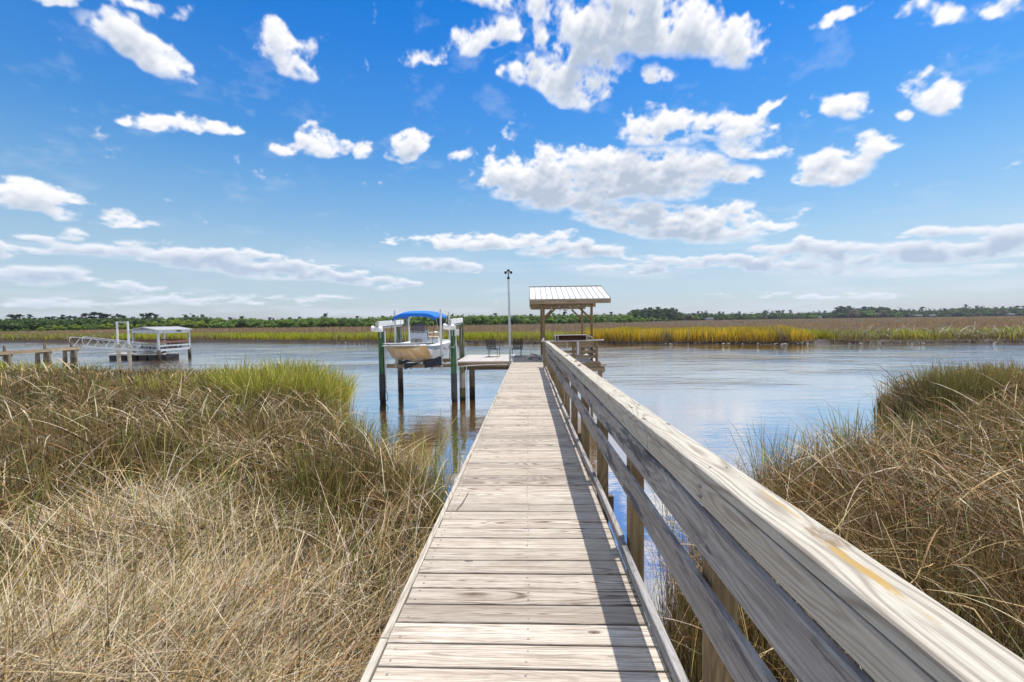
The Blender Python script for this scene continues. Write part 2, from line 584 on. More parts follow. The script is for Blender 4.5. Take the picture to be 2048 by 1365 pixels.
    if knot:
        oc = k.a('ShaderNodeTexCoord').outputs['Object']
        for (ky, kx, ly, lx, kc, kstr) in knot:
            q = k.v('MULTIPLY', k.v('SUBTRACT', oc, (kx, ky, 0)), (1/lx, 1/ly, 0))
            wn = k.noise(k.v('MULTIPLY', oc, (90, 14, 1)), 1, 6, .7)
            dd = k.m('ADD', k.v('LENGTH', q), k.m('MULTIPLY', k.m('SUBTRACT', wn, .5), 2.6))
            c = k.mix(k.mr(dd, .45, 1.0, kstr, 0), c, kc)
    b = k.a('ShaderNodeBsdfPrincipled', {'Base Color': c, 'Roughness': rough, 'Specular IOR Level': .25})
    hgt = k.m('SUBTRACT', k.m('ADD', k.m('MULTIPLY', fib, .6), k.m('MULTIPLY', fib3, .4)), k.m('ADD', k.m('MULTIPLY', rg, .35), k.m('MULTIPLY', k.mr(ck, .72, .79), 1.2)))
    bp = k.a('ShaderNodeBump', {'Height': hgt, 'Strength': bump, 'Distance': .003})
    k.nt.links.new(bp.outputs[0], b.inputs['Normal'])
    out(k, b.outputs[0])
    return m_


KY = 1.06-8.0
WD = wood('weathered_decking', (.59, .535, .46), (.12, .078, .055), (.40, .34, .275), ring=1.0, bump=.6, varb=.75, fine=.4)
WC = wood('weathered_cap_rail', (.52, .49, .42), (.17, .13, .10), (.45, .415, .35), fine=.32, ring=.6, bump=.5, varb=.15,
          knot=[(KY-.13, -.02, .16, .018, (.42, .27, .08), .85), (KY+.02, .0, .075, .034, (.20, .13, .07), .75), (KY+.02, 0, .03, .018, (.36, .33, .30), .6), (KY+.22, .0, .16, .012, (.40, .27, .09), .6)])
WR = wood('weathered_rail', (.42, .40, .375), (.12, .10, .09), (.29, .265, .245), ring=.6, stain=.9, bump=.6, varb=.3)
WP = wood('brown_post_wood', (.32, .23, .12), (.10, .06, .03), (.21, .14, .07), ring=.6, green=.3, bump=.5, varb=.5)
WG = wood('old_grey_timber', (.42, .33, .22), (.12, .08, .045), (.28, .21, .13), ring=.5, stain=.4, staincol=(.10, .10, .06), green=.3, varb=.5)
WB = wood('dark_underframe_timber', (.16, .12, .08), (.05, .035, .02), (.10, .075, .05), ring=.5, green=.2, varb=.4)
WF = wood('far_dock_red_timber', (.27, .14, .10), (.08, .045, .035), (.18, .09, .06), ring=.3, stain=.2, varb=.5)
WGR = wood('pale_grey_dock_timber', (.58, .56, .54), (.25, .23, .22), (.45, .43, .41), ring=.3, varb=.3)
M_screw = simple('galvanised_screw', (.30, .28, .25), .5, .2, scale=40)
M_galv = simple('galvanised_steel', (.55, .57, .58), .38, .75, var=.2, scale=9)
M_white = simple('white_paint', (.80, .80, .79), .45, dirt=((.45, .42, .36), .5), scale=5)
M_pvc = simple('grey_white_pvc', (.66, .67, .66), .4, dirt=((.35, .34, .30), .5), scale=4)
M_alu = simple('aluminium', (.36, .38, .40), .5, .3, scale=8)
M_black = simple('black_metal', (.018, .018, .02), .4, .3, scale=12)
M_dark = simple('black_carpet', (.03, .035, .05), .9, scale=20)
M_gel = simple('white_gelcoat', (.84, .84, .83), .4, var=.03, scale=2, coat=.05)
M_tan = simple('tan_gelcoat', (.44, .29, .13), .35, var=.12, scale=2.5, coat=.12, dirt=((.56, .43, .27), .5))
M_beige = simple('beige_vinyl', (.60, .49, .34), .55, var=.06)
M_greyv = simple('grey_vinyl', (.34, .32, .31), .6, var=.06)
M_blue = simple('blue_canvas', (.006, .15, .60), .75, var=.12, scale=4)
M_band = simple('blue_grey_hull_band', (.24, .34, .46), .3, var=.2, scale=3, coat=.2)
M_decal = simple('dark_hull_decal', (.06, .07, .09), .3)
M_red = simple('red_decal', (.45, .04, .05), .4)
M_roof = simple('white_metal_roof', (.84, .84, .83), .32, .1, var=.04, scale=3, dirt=((.66, .65, .62), .35))
M_oldroof = simple('weathered_pale_roofing', (.36, .36, .36), .6, dirt=((.20, .19, .18), .6), scale=1.5)
M_gpaint = simple('worn_grey_paint', (.38, .40, .43), .6, dirt=((.24, .23, .21), .6), scale=4)
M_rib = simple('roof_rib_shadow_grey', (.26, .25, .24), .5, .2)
M_conc = simple('concrete_sleeve', (.38, .34, .27), .9, dirt=((.12, .11, .08), .8), scale=5, bump=.4)
M_leaflit = simple('dry_leaf', (.28, .13, .06), .8)
M_rope = simple('dark_rubber_cable', (.03, .03, .035), .6)
M_shell = simple('oyster_shell', (.42, .40, .36), .7, var=.25, scale=3)
M_hwall = simple('house_wall', (.52, .50, .47), .8)
M_hwall2 = simple('house_wall_brown', (.17, .12, .10), .8)
M_hroof = simple('house_roof_grey', (.09, .09, .10), .9)
M_hwin = simple('house_window_glass', (.05, .06, .08), .1)


def glass():
    m_, k = mat('smoked_windshield')
    b = k.a('ShaderNodeBsdfPrincipled', {'Base Color': (.25, .22, .22, 1), 'Roughness': .05, 'Alpha': .55})
    out(k, b.outputs[0])
    return m_


M_glass = glass()


def bulbglass():
    m_, k = mat('clear_bulb_glass')
    b = k.a('ShaderNodeBsdfPrincipled', {'Base Color': (.8, .8, .75, 1), 'Roughness': .05, 'Alpha': .5})
    out(k, b.outputs[0])
    return m_


M_bulb = bulbglass()


def pile_mat(name, top, z1, mid, z2, low, dark=(.015, .013, .01)):
    """piling coloured by what coats it: painted wood above, sleeve / tide growth below (real tide marks, by height)"""
    m_, k = mat(name)
    g = k.a('ShaderNodeNewGeometry').outputs['Position']
    z = k.a('ShaderNodeSeparateXYZ', {0: g}).outputs[2]
    nz = k.noise(k.v('MULTIPLY', g, (9, 9, 1.2)), 2.0, 5, .65)
    zz = k.m('ADD', z, k.m('MULTIPLY', k.m('SUBTRACT', nz, .5), .07))
    top2 = tuple(x*.45 for x in top)
    low2 = tuple(x*.5 for x in low)
    mid2 = tuple(x*.6 for x in mid)
    ct = k.mix(k.mr(nz, .35, .62), top2, top)
    cm = k.mix(k.mr(nz, .35, .65), mid2, mid)
    cl = k.mix(k.mr(nz, .35, .65), low2, low)
    c = k.mix(k.mr(zz, z1-.02, z1+.02), cm, ct)
    c = k.mix(k.mr(zz, z2-.03, z2+.03), cl, c)
    c = k.mix(k.mr(zz, .10, .22), dark, c)
    b = k.a('ShaderNodeBsdfPrincipled', {'Base Color': c, 'Roughness': .8, 'Specular IOR Level': .3})
    bp = k.a('ShaderNodeBump', {'Height': nz, 'Strength': .6, 'Distance': .02})
    k.nt.links.new(bp.outputs[0], b.inputs['Normal'])
    out(k, b.outputs[0])
    return m_


M_pgreen = pile_mat('green_treated_pile', (.075, .17, .075), 1.22, (.075, .075, .085), .45, (.06, .055, .05))
M_pback = pile_mat('olive_treated_pile', (.17, .19, .10), 1.22, (.12, .11, .085), .55, (.05, .04, .03))
M_pgrey = pile_mat('weathered_pile', (.24, .20, .14), 1.0, (.15, .12, .08), .5, (.06, .045, .03))
M_psleeve = pile_mat('sleeved_pile', (.20, .19, .08), 1.18, (.38, .35, .30), .55, (.16, .13, .06))


def water_mat():
    m_, k = mat('tidal_river_water')
    g = k.a('ShaderNodeNewGeometry').outputs['Position']
    w1_ = k.noise(k.v('MULTIPLY', g, (1.0, 2.0, 1)), 3.2, 4, .55, .3)
    w2_ = k.noise(k.v('MULTIPLY', g, (.30, .9, 1)), 1.3, 3, .5, .4)
    w3_ = k.noise(k.v('MULTIPLY', g, (.05, .12, 1)), 1.0, 4, .6, .2)
    ro = k.mr(w3_, .42, .66, .25, 1.0)
    # calmer right beside the banks and under the pier, breezier mid river
    s = k.a('ShaderNodeSeparateXYZ', {0: g})
    calm = k.mr(s.outputs[1], 6.0, 40.0, .26, 3.2)
    hg = k.m('MULTIPLY', k.m('ADD', k.m('MULTIPLY', w1_, .35), w2_), k.m('MULTIPLY', ro, calm))
    bp = k.a('ShaderNodeBump', {'Height': hg, 'Strength': 1.0, 'Distance': .042})
    df = k.a('ShaderNodeBsdfDiffuse', {'Color': (.20, .098, .012, 1), 'Normal': bp.outputs[0]})
    gl_ = k.a('ShaderNodeBsdfGlossy', {'Color': (1, 1, 1, 1), 'Roughness': .03, 'Normal': bp.outputs[0]})
    fz = k.a('ShaderNodeFresnel', {'IOR': 1.6, 'Normal': bp.outputs[0]})
    mx = k.a('ShaderNodeMixShader', {0: k.m('MULTIPLY_ADD', fz.outputs[0], .24, .76, clamp=True), 1: df.outputs[0], 2: gl_.outputs[0]})
    out(k, mx.outputs[0])
    return m_


M_water = water_mat()


def mud_mat(name, c1, c2):
    m_, k = mat(name)
    g = k.a('ShaderNodeNewGeometry').outputs['Position']
    nz = k.noise(g, 2.5, 7, .65)
    c = k.mix(k.mr(nz, .3, .7), c1, c2)
    b = k.a('ShaderNodeBsdfPrincipled', {'Base Color': c, 'Roughness': .7})
    bp = k.a('ShaderNodeBump', {'Height': k.noise(g, 14, 5, .6), 'Strength': .7, 'Distance': .05})
    k.nt.links.new(bp.outputs[0], b.inputs['Normal'])
    out(k, b.outputs[0])
    return m_


M_mud = mud_mat('marsh_mud', (.035, .026, .016), (.085, .062, .036))
M_fmud = mud_mat('far_marsh_mud', (.012, .008, .005), (.045, .028, .016))
M_bed = mud_mat('river_bed_mud', (.05, .03, .012), (.10, .06, .02))


def grass_mat(name, trans=.25):
    m_, k = mat(name)
    c = k.a('ShaderNodeAttribute', attribute_name='col').outputs['Color']
    b = k.a('ShaderNodeBsdfPrincipled', {'Base Color': c, 'Roughness': .55, 'Specular IOR Level': .35})
    t = k.a('ShaderNodeBsdfTranslucent', {'Color': c})
    mx = k.a('ShaderNodeMixShader', {0: trans, 1: b.outputs[0], 2: t.outputs[0]})
    out(k, mx.outputs[0])
    return m_


M_grass = grass_mat('marsh_grass_blades', .13)
M_fgrass = grass_mat('far_marsh_blades', .38)
M_leaf = grass_mat('tree_foliage', .3)
M_bark = simple('bark', (.12, .09, .065), .9, scale=3)

# ------------------------------------------------------------------ setting: water, banks
wm_ = MB()
wm_.add([(-1500, -60, 0), (1500, -60, 0), (1500, 420, 0), (-1500, 420, 0)], [[0, 1, 2, 3]])
kind(wm_.build('water', M_water), 'structure')
gm = MB()
gm.add([(-6000, -400, -1.2), (6000, -400, -1.2), (6000, 6000, -1.2), (-6000, 6000, -1.2)], [[0, 1, 2, 3]])
kind(gm.build('ground', M_bed), 'structure')

SHL = np.array([(-.2, -3), (-.70, 1.5), (-.75, 4.6), (-.95, 6.4), (-1.55, 7.7), (-2.9, 9.4), (-4.4, 11.3), (-5.7, 13.2), (-6.5, 15.2), (-7.3, 17.3), (-9.0, 19.2), (-11.5, 20.4), (-16, 21.3), (-24, 22.8), (-34, 25.5), (-60, 31), (-90, 38)], float)
SHR = np.array([(.2, -3), (.75, 2.0), (1.05, 4.3), (1.7, 5.6), (2.8, 7.1), (4.6, 8.7), (7.2, 10.2), (9.8, 11.6), (10.9, 13.0), (11.2, 15.0), (12.6, 17.0), (16, 18.6), (24, 19.8), (40, 21), (80, 23)], float)
FSH = np.array([(-420, 190), (-210, 128), (-120, 98.5), (-66, 88.5), (-24.4, 74), (16.5, 62.4), (30, 59.5), (35.5, 58.5), (37.3, 59.5), (38.0, 62.5), (39.2, 62.5), (40.2, 59), (42.0, 57.4), (58.7, 56), (90, 57.5), (160, 66), (420, 120)], float)


def smooth_noise(x, y, s=1.0, seed=0):
    r_ = np.zeros_like(x)
    g_ = np.random.default_rng(seed)
    for o in range(7):
        a_ = g_.uniform(0, 2*pi)
        f_ = s*(1.35**o)
        r_ += np.sin((x*cos(a_)+y*sin(a_))*f_+g_.uniform(0, 6.28)+1.7*np.sin((x*sin(a_)-y*cos(a_))*f_*.6+g_.uniform(0, 6)))/(1+.35*o)
    return r_/3.2


def sdist(x, y, sh, side):
    """distance inland from a shoreline polyline (positive on land)"""
    best = np.full(x.shape, 1e9)
    sgn = np.ones(x.shape)
    for (x0, y0), (x1, y1) in zip(sh[:-1], sh[1:]):
        dx, dy = x1-x0, y1-y0
        t = np.clip(((x-x0)*dx+(y-y0)*dy)/(dx*dx+dy*dy), 0, 1)
        d_ = np.hypot(x-(x0+t*dx), y-(y0+t*dy))
        cr_ = dx*(y-y0)-dy*(x-x0)
        upd = d_ < best-1e-9
        best = np.where(upd, d_, best)
        sgn = np.where(upd, np.sign(cr_), sgn)
    return best*sgn*side


def bank(name, sh, side, x0, x1, y0, y1, step):
    xs = np.arange(x0, x1, step)
    ys = np.arange(y0, y1, step)
    X, Y = np.meshgrid(xs, ys, indexing='ij')
    d = sdist(X, Y, sh, side)
    z = np.where(d < 0, -.1+d*.5, -.1+.55*(1-np.exp(-np.maximum(d, 0)/.9))) + .05*smooth_noise(X, Y, 1.3, 3)
    z = np.maximum(z, -1.0)
    V = np.stack([X, Y, z], -1).reshape(-1, 3)
    return kind(mesh_np(name, V, grid_faces(len(xs), len(ys)), M_mud, smooth=True), 'structure')


bank('mud_flat', SHL, 1, -90, .0, -3, 40, .35)
bank('mud_flat', SHR, -1, 0.0, 80, -3, 26, .35)

# far marsh
NS = 700
seg = np.hypot(*np.diff(FSH, axis=0).T)
cs = np.concatenate([[0], np.cumsum(seg)])


def far_pt(s):
    x = np.interp(s, cs, FSH[:, 0])
    y = np.interp(s, cs, FSH[:, 1])
    return x, y


S = np.linspace(0, cs[-1], NS)
fx, fy = far_pt(S)
deps = np.array([-2.5, -.9, -.15, .0, .22, .55, 2, 6, 20, 60, 150, 350, 800, 1600, 3500])
zz_ = np.array([-.9, -.08, .02, .05, .26, .40, .48, .55, .6, .6, .6, .6, .6, .6, .6])
VX = fx[:, None]+np.zeros_like(deps)[None]+np.maximum(deps, 20)[None]*(fx[:, None]/400)*.8
VY = fy[:, None]+deps[None]
VZ = np.repeat(zz_[None], NS, 0)+np.where((deps > -.5) & (deps < 3), 1, 0)[None]*.10*smooth_noise(fx*1.0, fy, .9, 5)[:, None]
kind(mesh_np('marsh_ground', np.stack([VX, VY, VZ], -1).reshape(-1, 3), grid_faces(NS, len(deps)), M_fmud, smooth=True), 'structure')


# ------------------------------------------------------------------ grass
def blades(base, h, az, th0, dth, w, col, k=4, kink=None, tipcol=None, faceaz=None, tipw=(2, .6)):
    n_ = len(base)
    t = np.arange(k+1)/k
    P = np.zeros((n_, k+1, 3))
    P[:, 0] = base
    dirx, diry = np.cos(az), np.sin(az)
    for i in range(k):
        th = th0+dth*((i+.5)/k)**1.3
        if kink is not None:
            th = th+np.where((i+.5)/k > kink[0], kink[1], 0)
        st_, ct_ = np.sin(th), np.cos(th)
        P[:, i+1, 0] = P[:, i, 0]+dirx*st_*h/k
        P[:, i+1, 1] = P[:, i, 1]+diry*st_*h/k
        P[:, i+1, 2] = P[:, i, 2]+ct_*h/k
    P[:, :, 2] = np.maximum(P[:, :, 2], base[:, None, 2]+.02)
    fa = rng.uniform(0, 2*pi, n_) if faceaz is None else faceaz
    sxv = np.stack([np.cos(fa), np.sin(fa), rng.uniform(-.3, .3, n_)], -1)
    wt = (w[:, None]*np.array([1.0 if i < k*.6 else (.75 if i < k else .22) for i in range(k+1)])[None])[..., None]*.5
    L = P-sxv[:, None]*wt
    R = P+sxv[:, None]*wt
    V = np.stack([L, R], 2).reshape(-1, 3)
    b0 = np.arange(n_)[:, None]*(2*(k+1))+np.arange(k)[None]*2
    Fq = np.stack([b0, b0+1, b0+3, b0+2], -1).reshape(-1, 4)
    C = np.repeat(col[:, None], k+1, 1)
    if tipcol is not None:
        a_ = np.clip(t**tipw[0]*tipw[1], 0, 1)[None, :, None]
        C = C*(1-a_)+tipcol[:, None]*a_
    C = np.repeat(C[:, :, None], 2, 2).reshape(-1, 3)
    return V, Fq, C


class Grass:
    def __init__(s):
        s.V, s.F, s.C, s.o = [], [], [], 0

    def add(s, *a, **k):
        V, Fq, C = blades(*a, **k)
        s.V.append(V)
        s.F.append(Fq+s.o)
        s.C.append(C)
        s.o += len(V)

    def build(s, name, label, m_=None):
        o = mesh_np(name, np.concatenate(s.V), np.concatenate(s.F), m_ or M_grass, np.concatenate(s.C))
        kind(o, 'stuff', label)
        return o


def pal(n_, cols, wts, jit=.18):
    cols = np.array(cols)
    i = rng.choice(len(cols), n_, p=np.array(wts)/sum(wts))
    c = cols[i]*rng.uniform(1-jit, 1+jit, (n_, 1))*rng.uniform(.93, 1.07, (n_, 3))
    return np.clip(c, 0, 1)


def ground_z(x, y, sh, side):
    d = sdist(x, y, sh, side)
    return np.where(d < 0, -.1+d*.5, -.1+.55*(1-np.exp(-np.maximum(d, 0)/.9))), d


STRAW = (.46, .32, .14)
PALE = (.62, .51, .34)
TAN = (.32, .20, .07)
RUST = (.24, .115, .04)
OLIVE = (.085, .08, .022)
GREEN = (.11, .17, .015)
LIME = (.34, .40, .06)
GOLD = (.58, .45, .09)
BROWN = (.12, .07, .03)


def scatter(xr, yr, dens_fn, sh, side, n_try, edge=.0):
    x = rng.uniform(*xr, n_try)
    y = rng.uniform(*yr, n_try)
    z, d = ground_z(x, y, sh, side)
    dist = np.hypot(x, y)
    vis = (np.abs(x+.036*y) < 1.18*np.maximum(y, .1)+.6)
    keep = (d > edge) & vis & (rng.random(n_try) < dens_fn(x, y, d, dist))
    return x[keep], y[keep], z[keep], d[keep], dist[keep]


def lowmat(x, y):
    """1 where the straw lies flattened (left foreground swirl)"""
    a_ = np.exp(-(((x+3.2)/2.6)**2+((y-3.6)/1.9)**2)**1.5)
    b_ = np.exp(-(((x+5.2)/1.7)**2+((y-6.6)/1.3)**2)**1.5)*.7
    return np.maximum(a_, b_)


# --- left marsh: standing rush (dead brown over olive)
for (tag_, sh, side, xr, seed) in (('L', SHL, 1, (-34, 0), 1), ('R', SHR, -1, (0, 34), 2)):
    G = Grass()
    bands = [((0.3, 4.5), 1500, 4), ((4.5, 9), 950, 4), ((9, 16), 480, 3), ((16, 30), 260, 3)]
    for (yr, dn, k) in bands:
        xw = (max(xr[0], -1.22*yr[1]-1.0), 0) if tag_ == 'L' else (0, min(xr[1], 1.22*yr[1]+1.0))
        nt_ = int((xw[1]-xw[0])*(yr[1]-yr[0])*dn)
        x, y, z, d, ds = scatter(xw, yr, lambda x, y, d, ds: np.clip(.45+.9*smooth_noise(x, y, 2.2, 11+seed)+.45*smooth_noise(x, y, .9, 12+seed), .05, 1)*np.clip(d*1.6+.12, 0, 1), sh, side, nt_)
        n_ = len(x)
        lm = lowmat(x, y) if tag_ == 'L' else np.zeros(n_)
        kp_ = rng.random(n_) > .62*lm
        x, y, z, d, ds, lm = (q_[kp_] for q_ in (x, y, z, d, ds, lm))
        n_ = len(x)
        patch = smooth_noise(x, y, .55, 21+seed)
        hh = (1.0+.16*patch+.10*rng.normal(size=n_))*(1-.55*lm)*np.clip(.65+d*.35, .65, 1)
        if tag_ == 'R':
            hh *= .86
        near = np.clip((4.5-ds)/3.0, 0, 1)
        hh *= 1-.12*near
        az = rng.uniform(0, 2*pi, n_)+0*patch
        th0 = np.abs(rng.normal(0, .13, n_))+.35*lm*rng.random(n_)
        dth = np.abs(rng.normal(0, .22, n_))
        w = np.maximum(.0060, ds*.00110)*np.exp(rng.normal(0, .32, n_))
        g1_ = pal(n_, [OLIVE, GREEN, BROWN, TAN, RUST, STRAW], [3.4, 2.2, 2.4, 3.0, 1.6, 1.6])
        if tag_ == 'R':
            g1_ = pal(n_, [OLIVE, GREEN, BROWN, TAN, RUST, STRAW], [1.4, 1.0, 1.0, 3.6, 2.6, 3.6])
        g2_ = pal(n_, [OLIVE, GREEN, BROWN, TAN, STRAW, RUST], [3.4, 2.6, 1.8, 2.8, 1.4, 1.4])
        g3_ = pal(n_, [TAN, STRAW, RUST, PALE, OLIVE], [3, 3, 2, 1.4, 1])
        sel = (patch+.3*rng.normal(size=n_))[:, None]
        c = np.where(sel > .45, g3_, np.where(sel < -.2, g2_, g1_))*(.62+.38*rng.random((n_, 1)))
        tip = np.where(rng.random((n_, 1)) < .55, c, pal(n_, [STRAW, TAN, PALE, RUST, LIME], [3, 3, 1.6, 1.4, .8]))
        G.add(np.stack([x, y, z-.03], -1), hh, az, th0, dth, w, c, k=k, tipcol=tip)
    if tag_ == 'L':
        G.build('marsh_grass', 'brown and olive needle rush standing left of the boardwalk')
    else:
        G.build('marsh_grass', 'brown needle rush standing right of the railing')

    # --- bent, broken dead straw lying over the rush
    G = Grass()
    for (yr, dn, k) in [((0.3, 4.5), 620, 6), ((4.5, 9), 330, 6), ((9, 16), 130, 5), ((16, 28), 60, 4)]:
        xw = (max(xr[0], -1.22*yr[1]-1.0), 0) if tag_ == 'L' else (0, min(xr[1], 1.22*yr[1]+1.0))
        nt_ = int((xw[1]-xw[0])*(yr[1]-yr[0])*dn)
        x, y, z, d, ds = scatter(xw, yr, lambda x, y, d, ds: np.clip(.36+.9*smooth_noise(x, y, .8, 31+seed), .05, 1), sh, side, nt_, .35)
        n_ = len(x)
        lm = lowmat(x, y) if tag_ == 'L' else .15*np.ones(n_)
        swirl = np.arctan2(y-2.2, x+5.5)+pi*.42
        az = np.where(rng.random(n_) < .2+.35*lm, swirl+rng.normal(0, .5, n_), rng.uniform(0, 2*pi, n_))
        base_h = (.25+.55*rng.random(n_))*(1-.25*lm)
        th0 = .55+.75*rng.random(n_)
        dth = rng.uniform(.2, 1.1, n_)
        hh = rng.uniform(.5, 1.25, n_)
        w = np.maximum(.0058, ds*.00110)*np.exp(rng.normal(0, .38, n_))
        c = pal(n_, [PALE, STRAW, TAN, RUST, OLIVE, (.48, .40, .29), BROWN], [2.0, 2.2, 2.4, 1.6, 1.2, 1.4, 1.6] if tag_ == 'L' else [1.0, 2.0, 3, 2, 1.2, .8, 1.8])
        kp = rng.uniform(.3, .8, n_)
        ka = np.where(rng.random(n_) < .35, rng.uniform(.3, 1.2, n_), 0)
        G.add(np.stack([x, y, z+base_h], -1), hh, az, th0, dth, w, c, k=k, kink=(kp, ka))
    # thick flattened mat
    if tag_ == 'L':
        for (cx_, cy_, sx_, sy_, cnt, zt) in [(-3.0, 2.9, 1.8, 1.1, 8500, .66), (-1.8, 2.3, .8, .7, 2400, .6), (-4.6, 5.0, 1.4, .9, 4200, .68), (-5.4, 8.2, 1.4, .8, 1200, .72)]:
            n_ = cnt
            x = cx_+rng.normal(0, sx_*.6, n_)
            y = cy_+rng.normal(0, sy_*.6, n_)
            z, d = ground_z(x, y, sh, side)
            ok = (d > .45) & (y > .5)
            x, y, z = x[ok], y[ok], z[ok]
            n_ = len(x)
            ds = np.hypot(x, y)
            r2 = ((x-cx_)/sx_)**2+((y-cy_)/sy_)**2
            swirl = np.arctan2(y-2.2, x+5.5)+pi*.42
            az = swirl+rng.normal(0, .45, n_)+np.where(rng.random(n_) < .62, rng.uniform(-2.6, 2.6, n_), 0)
            zb = z+zt*np.exp(-r2*.25)*rng.uniform(.45, 1.0, n_)
            th0 = rng.uniform(.95, 1.45, n_)
            dth = rng.uniform(-.1, .55, n_)
            G.add(np.stack([x, y, zb], -1), rng.uniform(.4, 1.0, n_), az, th0, dth, np.maximum(.0062, ds*.0011)*rng.uniform(.6, 1.3, n_),
                  pal(n_, [PALE, STRAW, (.50, .42, .30), TAN, (.15, .12, .045), BROWN], [4.6, 2.6, 3.0, 1.4, 1.5, 1.3]), k=5)
    if tag_ == 'L':
        G.build('dead_straw', 'pale dead straw bent and matted over the left marsh')
    else:
        G.build('dead_straw', 'tan dead straw bent over the right marsh')

# --- straight living stems standing up through the dead straw
for (sh, side, xr, lb_) in ((SHL, 1, (-30, 0), 'upright olive and green stems standing through the left marsh'), (SHR, -1, (0, 30), 'upright olive and tan stems standing through the right marsh')):
    G = Grass()
    for (yr, dn) in (((.6, 5), 85), ((5, 10), 70), ((10, 22), 26)):
        xw = (max(xr[0], -1.22*yr[1]-1.0), 0) if side == 1 else (0, min(xr[1], 1.22*yr[1]+1.0))
        x, y, z, d, ds = scatter(xw, yr, lambda x, y, d, ds: np.clip(.4+.9*smooth_noise(x, y, 1.6, 91), .03, 1), sh, side, int((xw[1]-xw[0])*(yr[1]-yr[0])*dn), .05)
        n_ = len(x)
        G.add(np.stack([x, y, z-.02], -1), rng.uniform(.95, 1.38, n_), rng.uniform(0, 2*pi, n_), np.abs(rng.normal(0, .09, n_)), np.abs(rng.normal(0, .12, n_)), np.maximum(.0055, ds*.0010)*rng.uniform(.7, 1.4, n_),
              pal(n_, [(.14, .18, .03), (.26, .29, .04), OLIVE, (.38, .29, .07), TAN], [2, 2, 2, 2.4, 2.4] if side == 1 else [2, 1, 2.4, 2, 3]), k=4, tipcol=pal(n_, [LIME, TAN, STRAW], [2, 2, 1]))
    G.build('upright_stems', lb_)

# --- green cordgrass clumps
G = Grass()


def clump(cx_, cy_, r_, n_, h_, cols, wts, sh, side, wmul=1.0, lean=.18, dro=.9):
    a_ = rng.uniform(0, 2*pi, n_)
    q = np.sqrt(rng.random(n_))*r_
    x = cx_+q*np.cos(a_)
    y = cy_+q*np.sin(a_)
    z, d = ground_z(x, y, sh, side)
    z = np.maximum(z, .0)
    ds = np.hypot(x, y)
    G.add(np.stack([x, y, z-.02], -1), h_*rng.uniform(.7, 1.12, n_), a_+rng.normal(0, .8, n_), np.abs(rng.normal(0, lean, n_)), np.abs(rng.normal(.35, .35, n_))*dro,
          np.maximum(.008, ds*.0012)*rng.uniform(.7, 1.2, n_)*wmul, pal(n_, cols, wts), k=6, tipcol=pal(n_, [GOLD, LIME, STRAW], [2, 2, 1]))


gl = ([(.40, .44, .05), (.16, .22, .03), (.56, .46, .08), (.27, .31, .04)], [4, 1.6, 3, 2])
# the bright patch at the left marsh's point
for i in range(120):
    a_ = rng.uniform(0, 2*pi)
    q = sqrt(rng.random())
    clump(-8.5+1.8*q*cos(a_), 15.6+2.1*q*sin(a_), .30, int(rng.integers(24, 60)), rng.uniform(1.15, 1.85), *gl, SHL, 1, rng.uniform(.8, 1.3), .17, rng.uniform(.7, 1.6))
for i in range(60):
    clump(rng.uniform(-14, -9.5), rng.uniform(13.5, 19.0), .35, 22, 1.28, *gl, SHL, 1, 1.0, .12)
for i in range(26):
    clump(rng.uniform(-27, -21), rng.uniform(18.5, 22.0), .5, 26, 1.35, *gl, SHL, 1, 1.2, .12)
for (cx_, cy_, n_, h_) in [(x_, y_, n_, h_) for x_, y_, n_, h_ in zip(rng.uniform(-9, -1.2, 46), rng.uniform(3.2, 12, 46), rng.integers(6, 26, 46), rng.uniform(1.1, 1.5, 46))]+[(-2.9, 8.4, 60, 1.3), (-2.3, 7.2, 55, 1.25), (-3.4, 9.4, 50, 1.2), (-1.75, 6.4, 40, 1.1), (-4.1, 10.6, 50, 1.2), (-4.9, 12.0, 60, 1.1), (-4.9, 4.6, 16, 1.5), (-4.2, 4.9, 10, 1.55), (-3.3, 4.4, 9, 1.4), (-4.0, 5.4, 12, 1.5), (-5.8, 9.0, 20, 1.2), (-4.7, 3.6, 7, 1.35), (-2.2, 5.0, 9, 1.2),
                           (-3.0, 3.0, 5, 1.2), (-6.5, 6.0, 14, 1.3)]:
    clump(cx_, cy_, .22, n_, h_, [LIME, GREEN, GOLD, (.20, .24, .07)], [2, 3, 1, 3], SHL, 1, 1.1, .2)
G.build('cordgrass', 'bright yellow-green cordgrass clumps in the left marsh')
G = Grass()
for (cx_, cy_, n_, h_) in [(x_, y_, n_, h_) for x_, y_, n_, h_ in zip(rng.uniform(2.0, 10, 22), rng.uniform(2.6, 8.5, 22), rng.integers(5, 14, 22), rng.uniform(.9, 1.25, 22))]+[(4.3, 8.3, 46, 1.45), (4.9, 8.7, 30, 1.3), (6.4, 9.3, 52, 1.45), (6.9, 9.7, 30, 1.3), (5.5, 8.9, 26, 1.1), (7.6, 9.6, 34, 1.2), (4.0, 7.4, 20, 1.0), (6.2, 7.6, 16, 1.05), (7.5, 8.2, 18, 1.1), (5.3, 6.2, 9, 1.0), (8.6, 10.0, 26, 1.1)]:
    clump(cx_, cy_, .16, n_, h_, [GREEN, (.17, .22, .06), LIME, OLIVE], [3, 3, 1, 2], SHR, -1, 1.1, .2, 1.0)
for i in range(40):     # thin shoreline stems that stand against the water
    t_ = rng.uniform(0, 1)
    j = rng.integers(2, 7)
    p = SHR[j]*(1-t_)+SHR[j+1]*t_
    clump(p[0]+rng.normal(0, .12)+.1, p[1]-rng.uniform(-.1, .5), .25, 12, .95, [BROWN, OLIVE, TAN, GREEN], [3, 3, 2, 1], SHR, -1, .5, .2, .7)
G.build('cordgrass', 'thin green cordgrass tufts on the right shore by the water')
G = Grass()
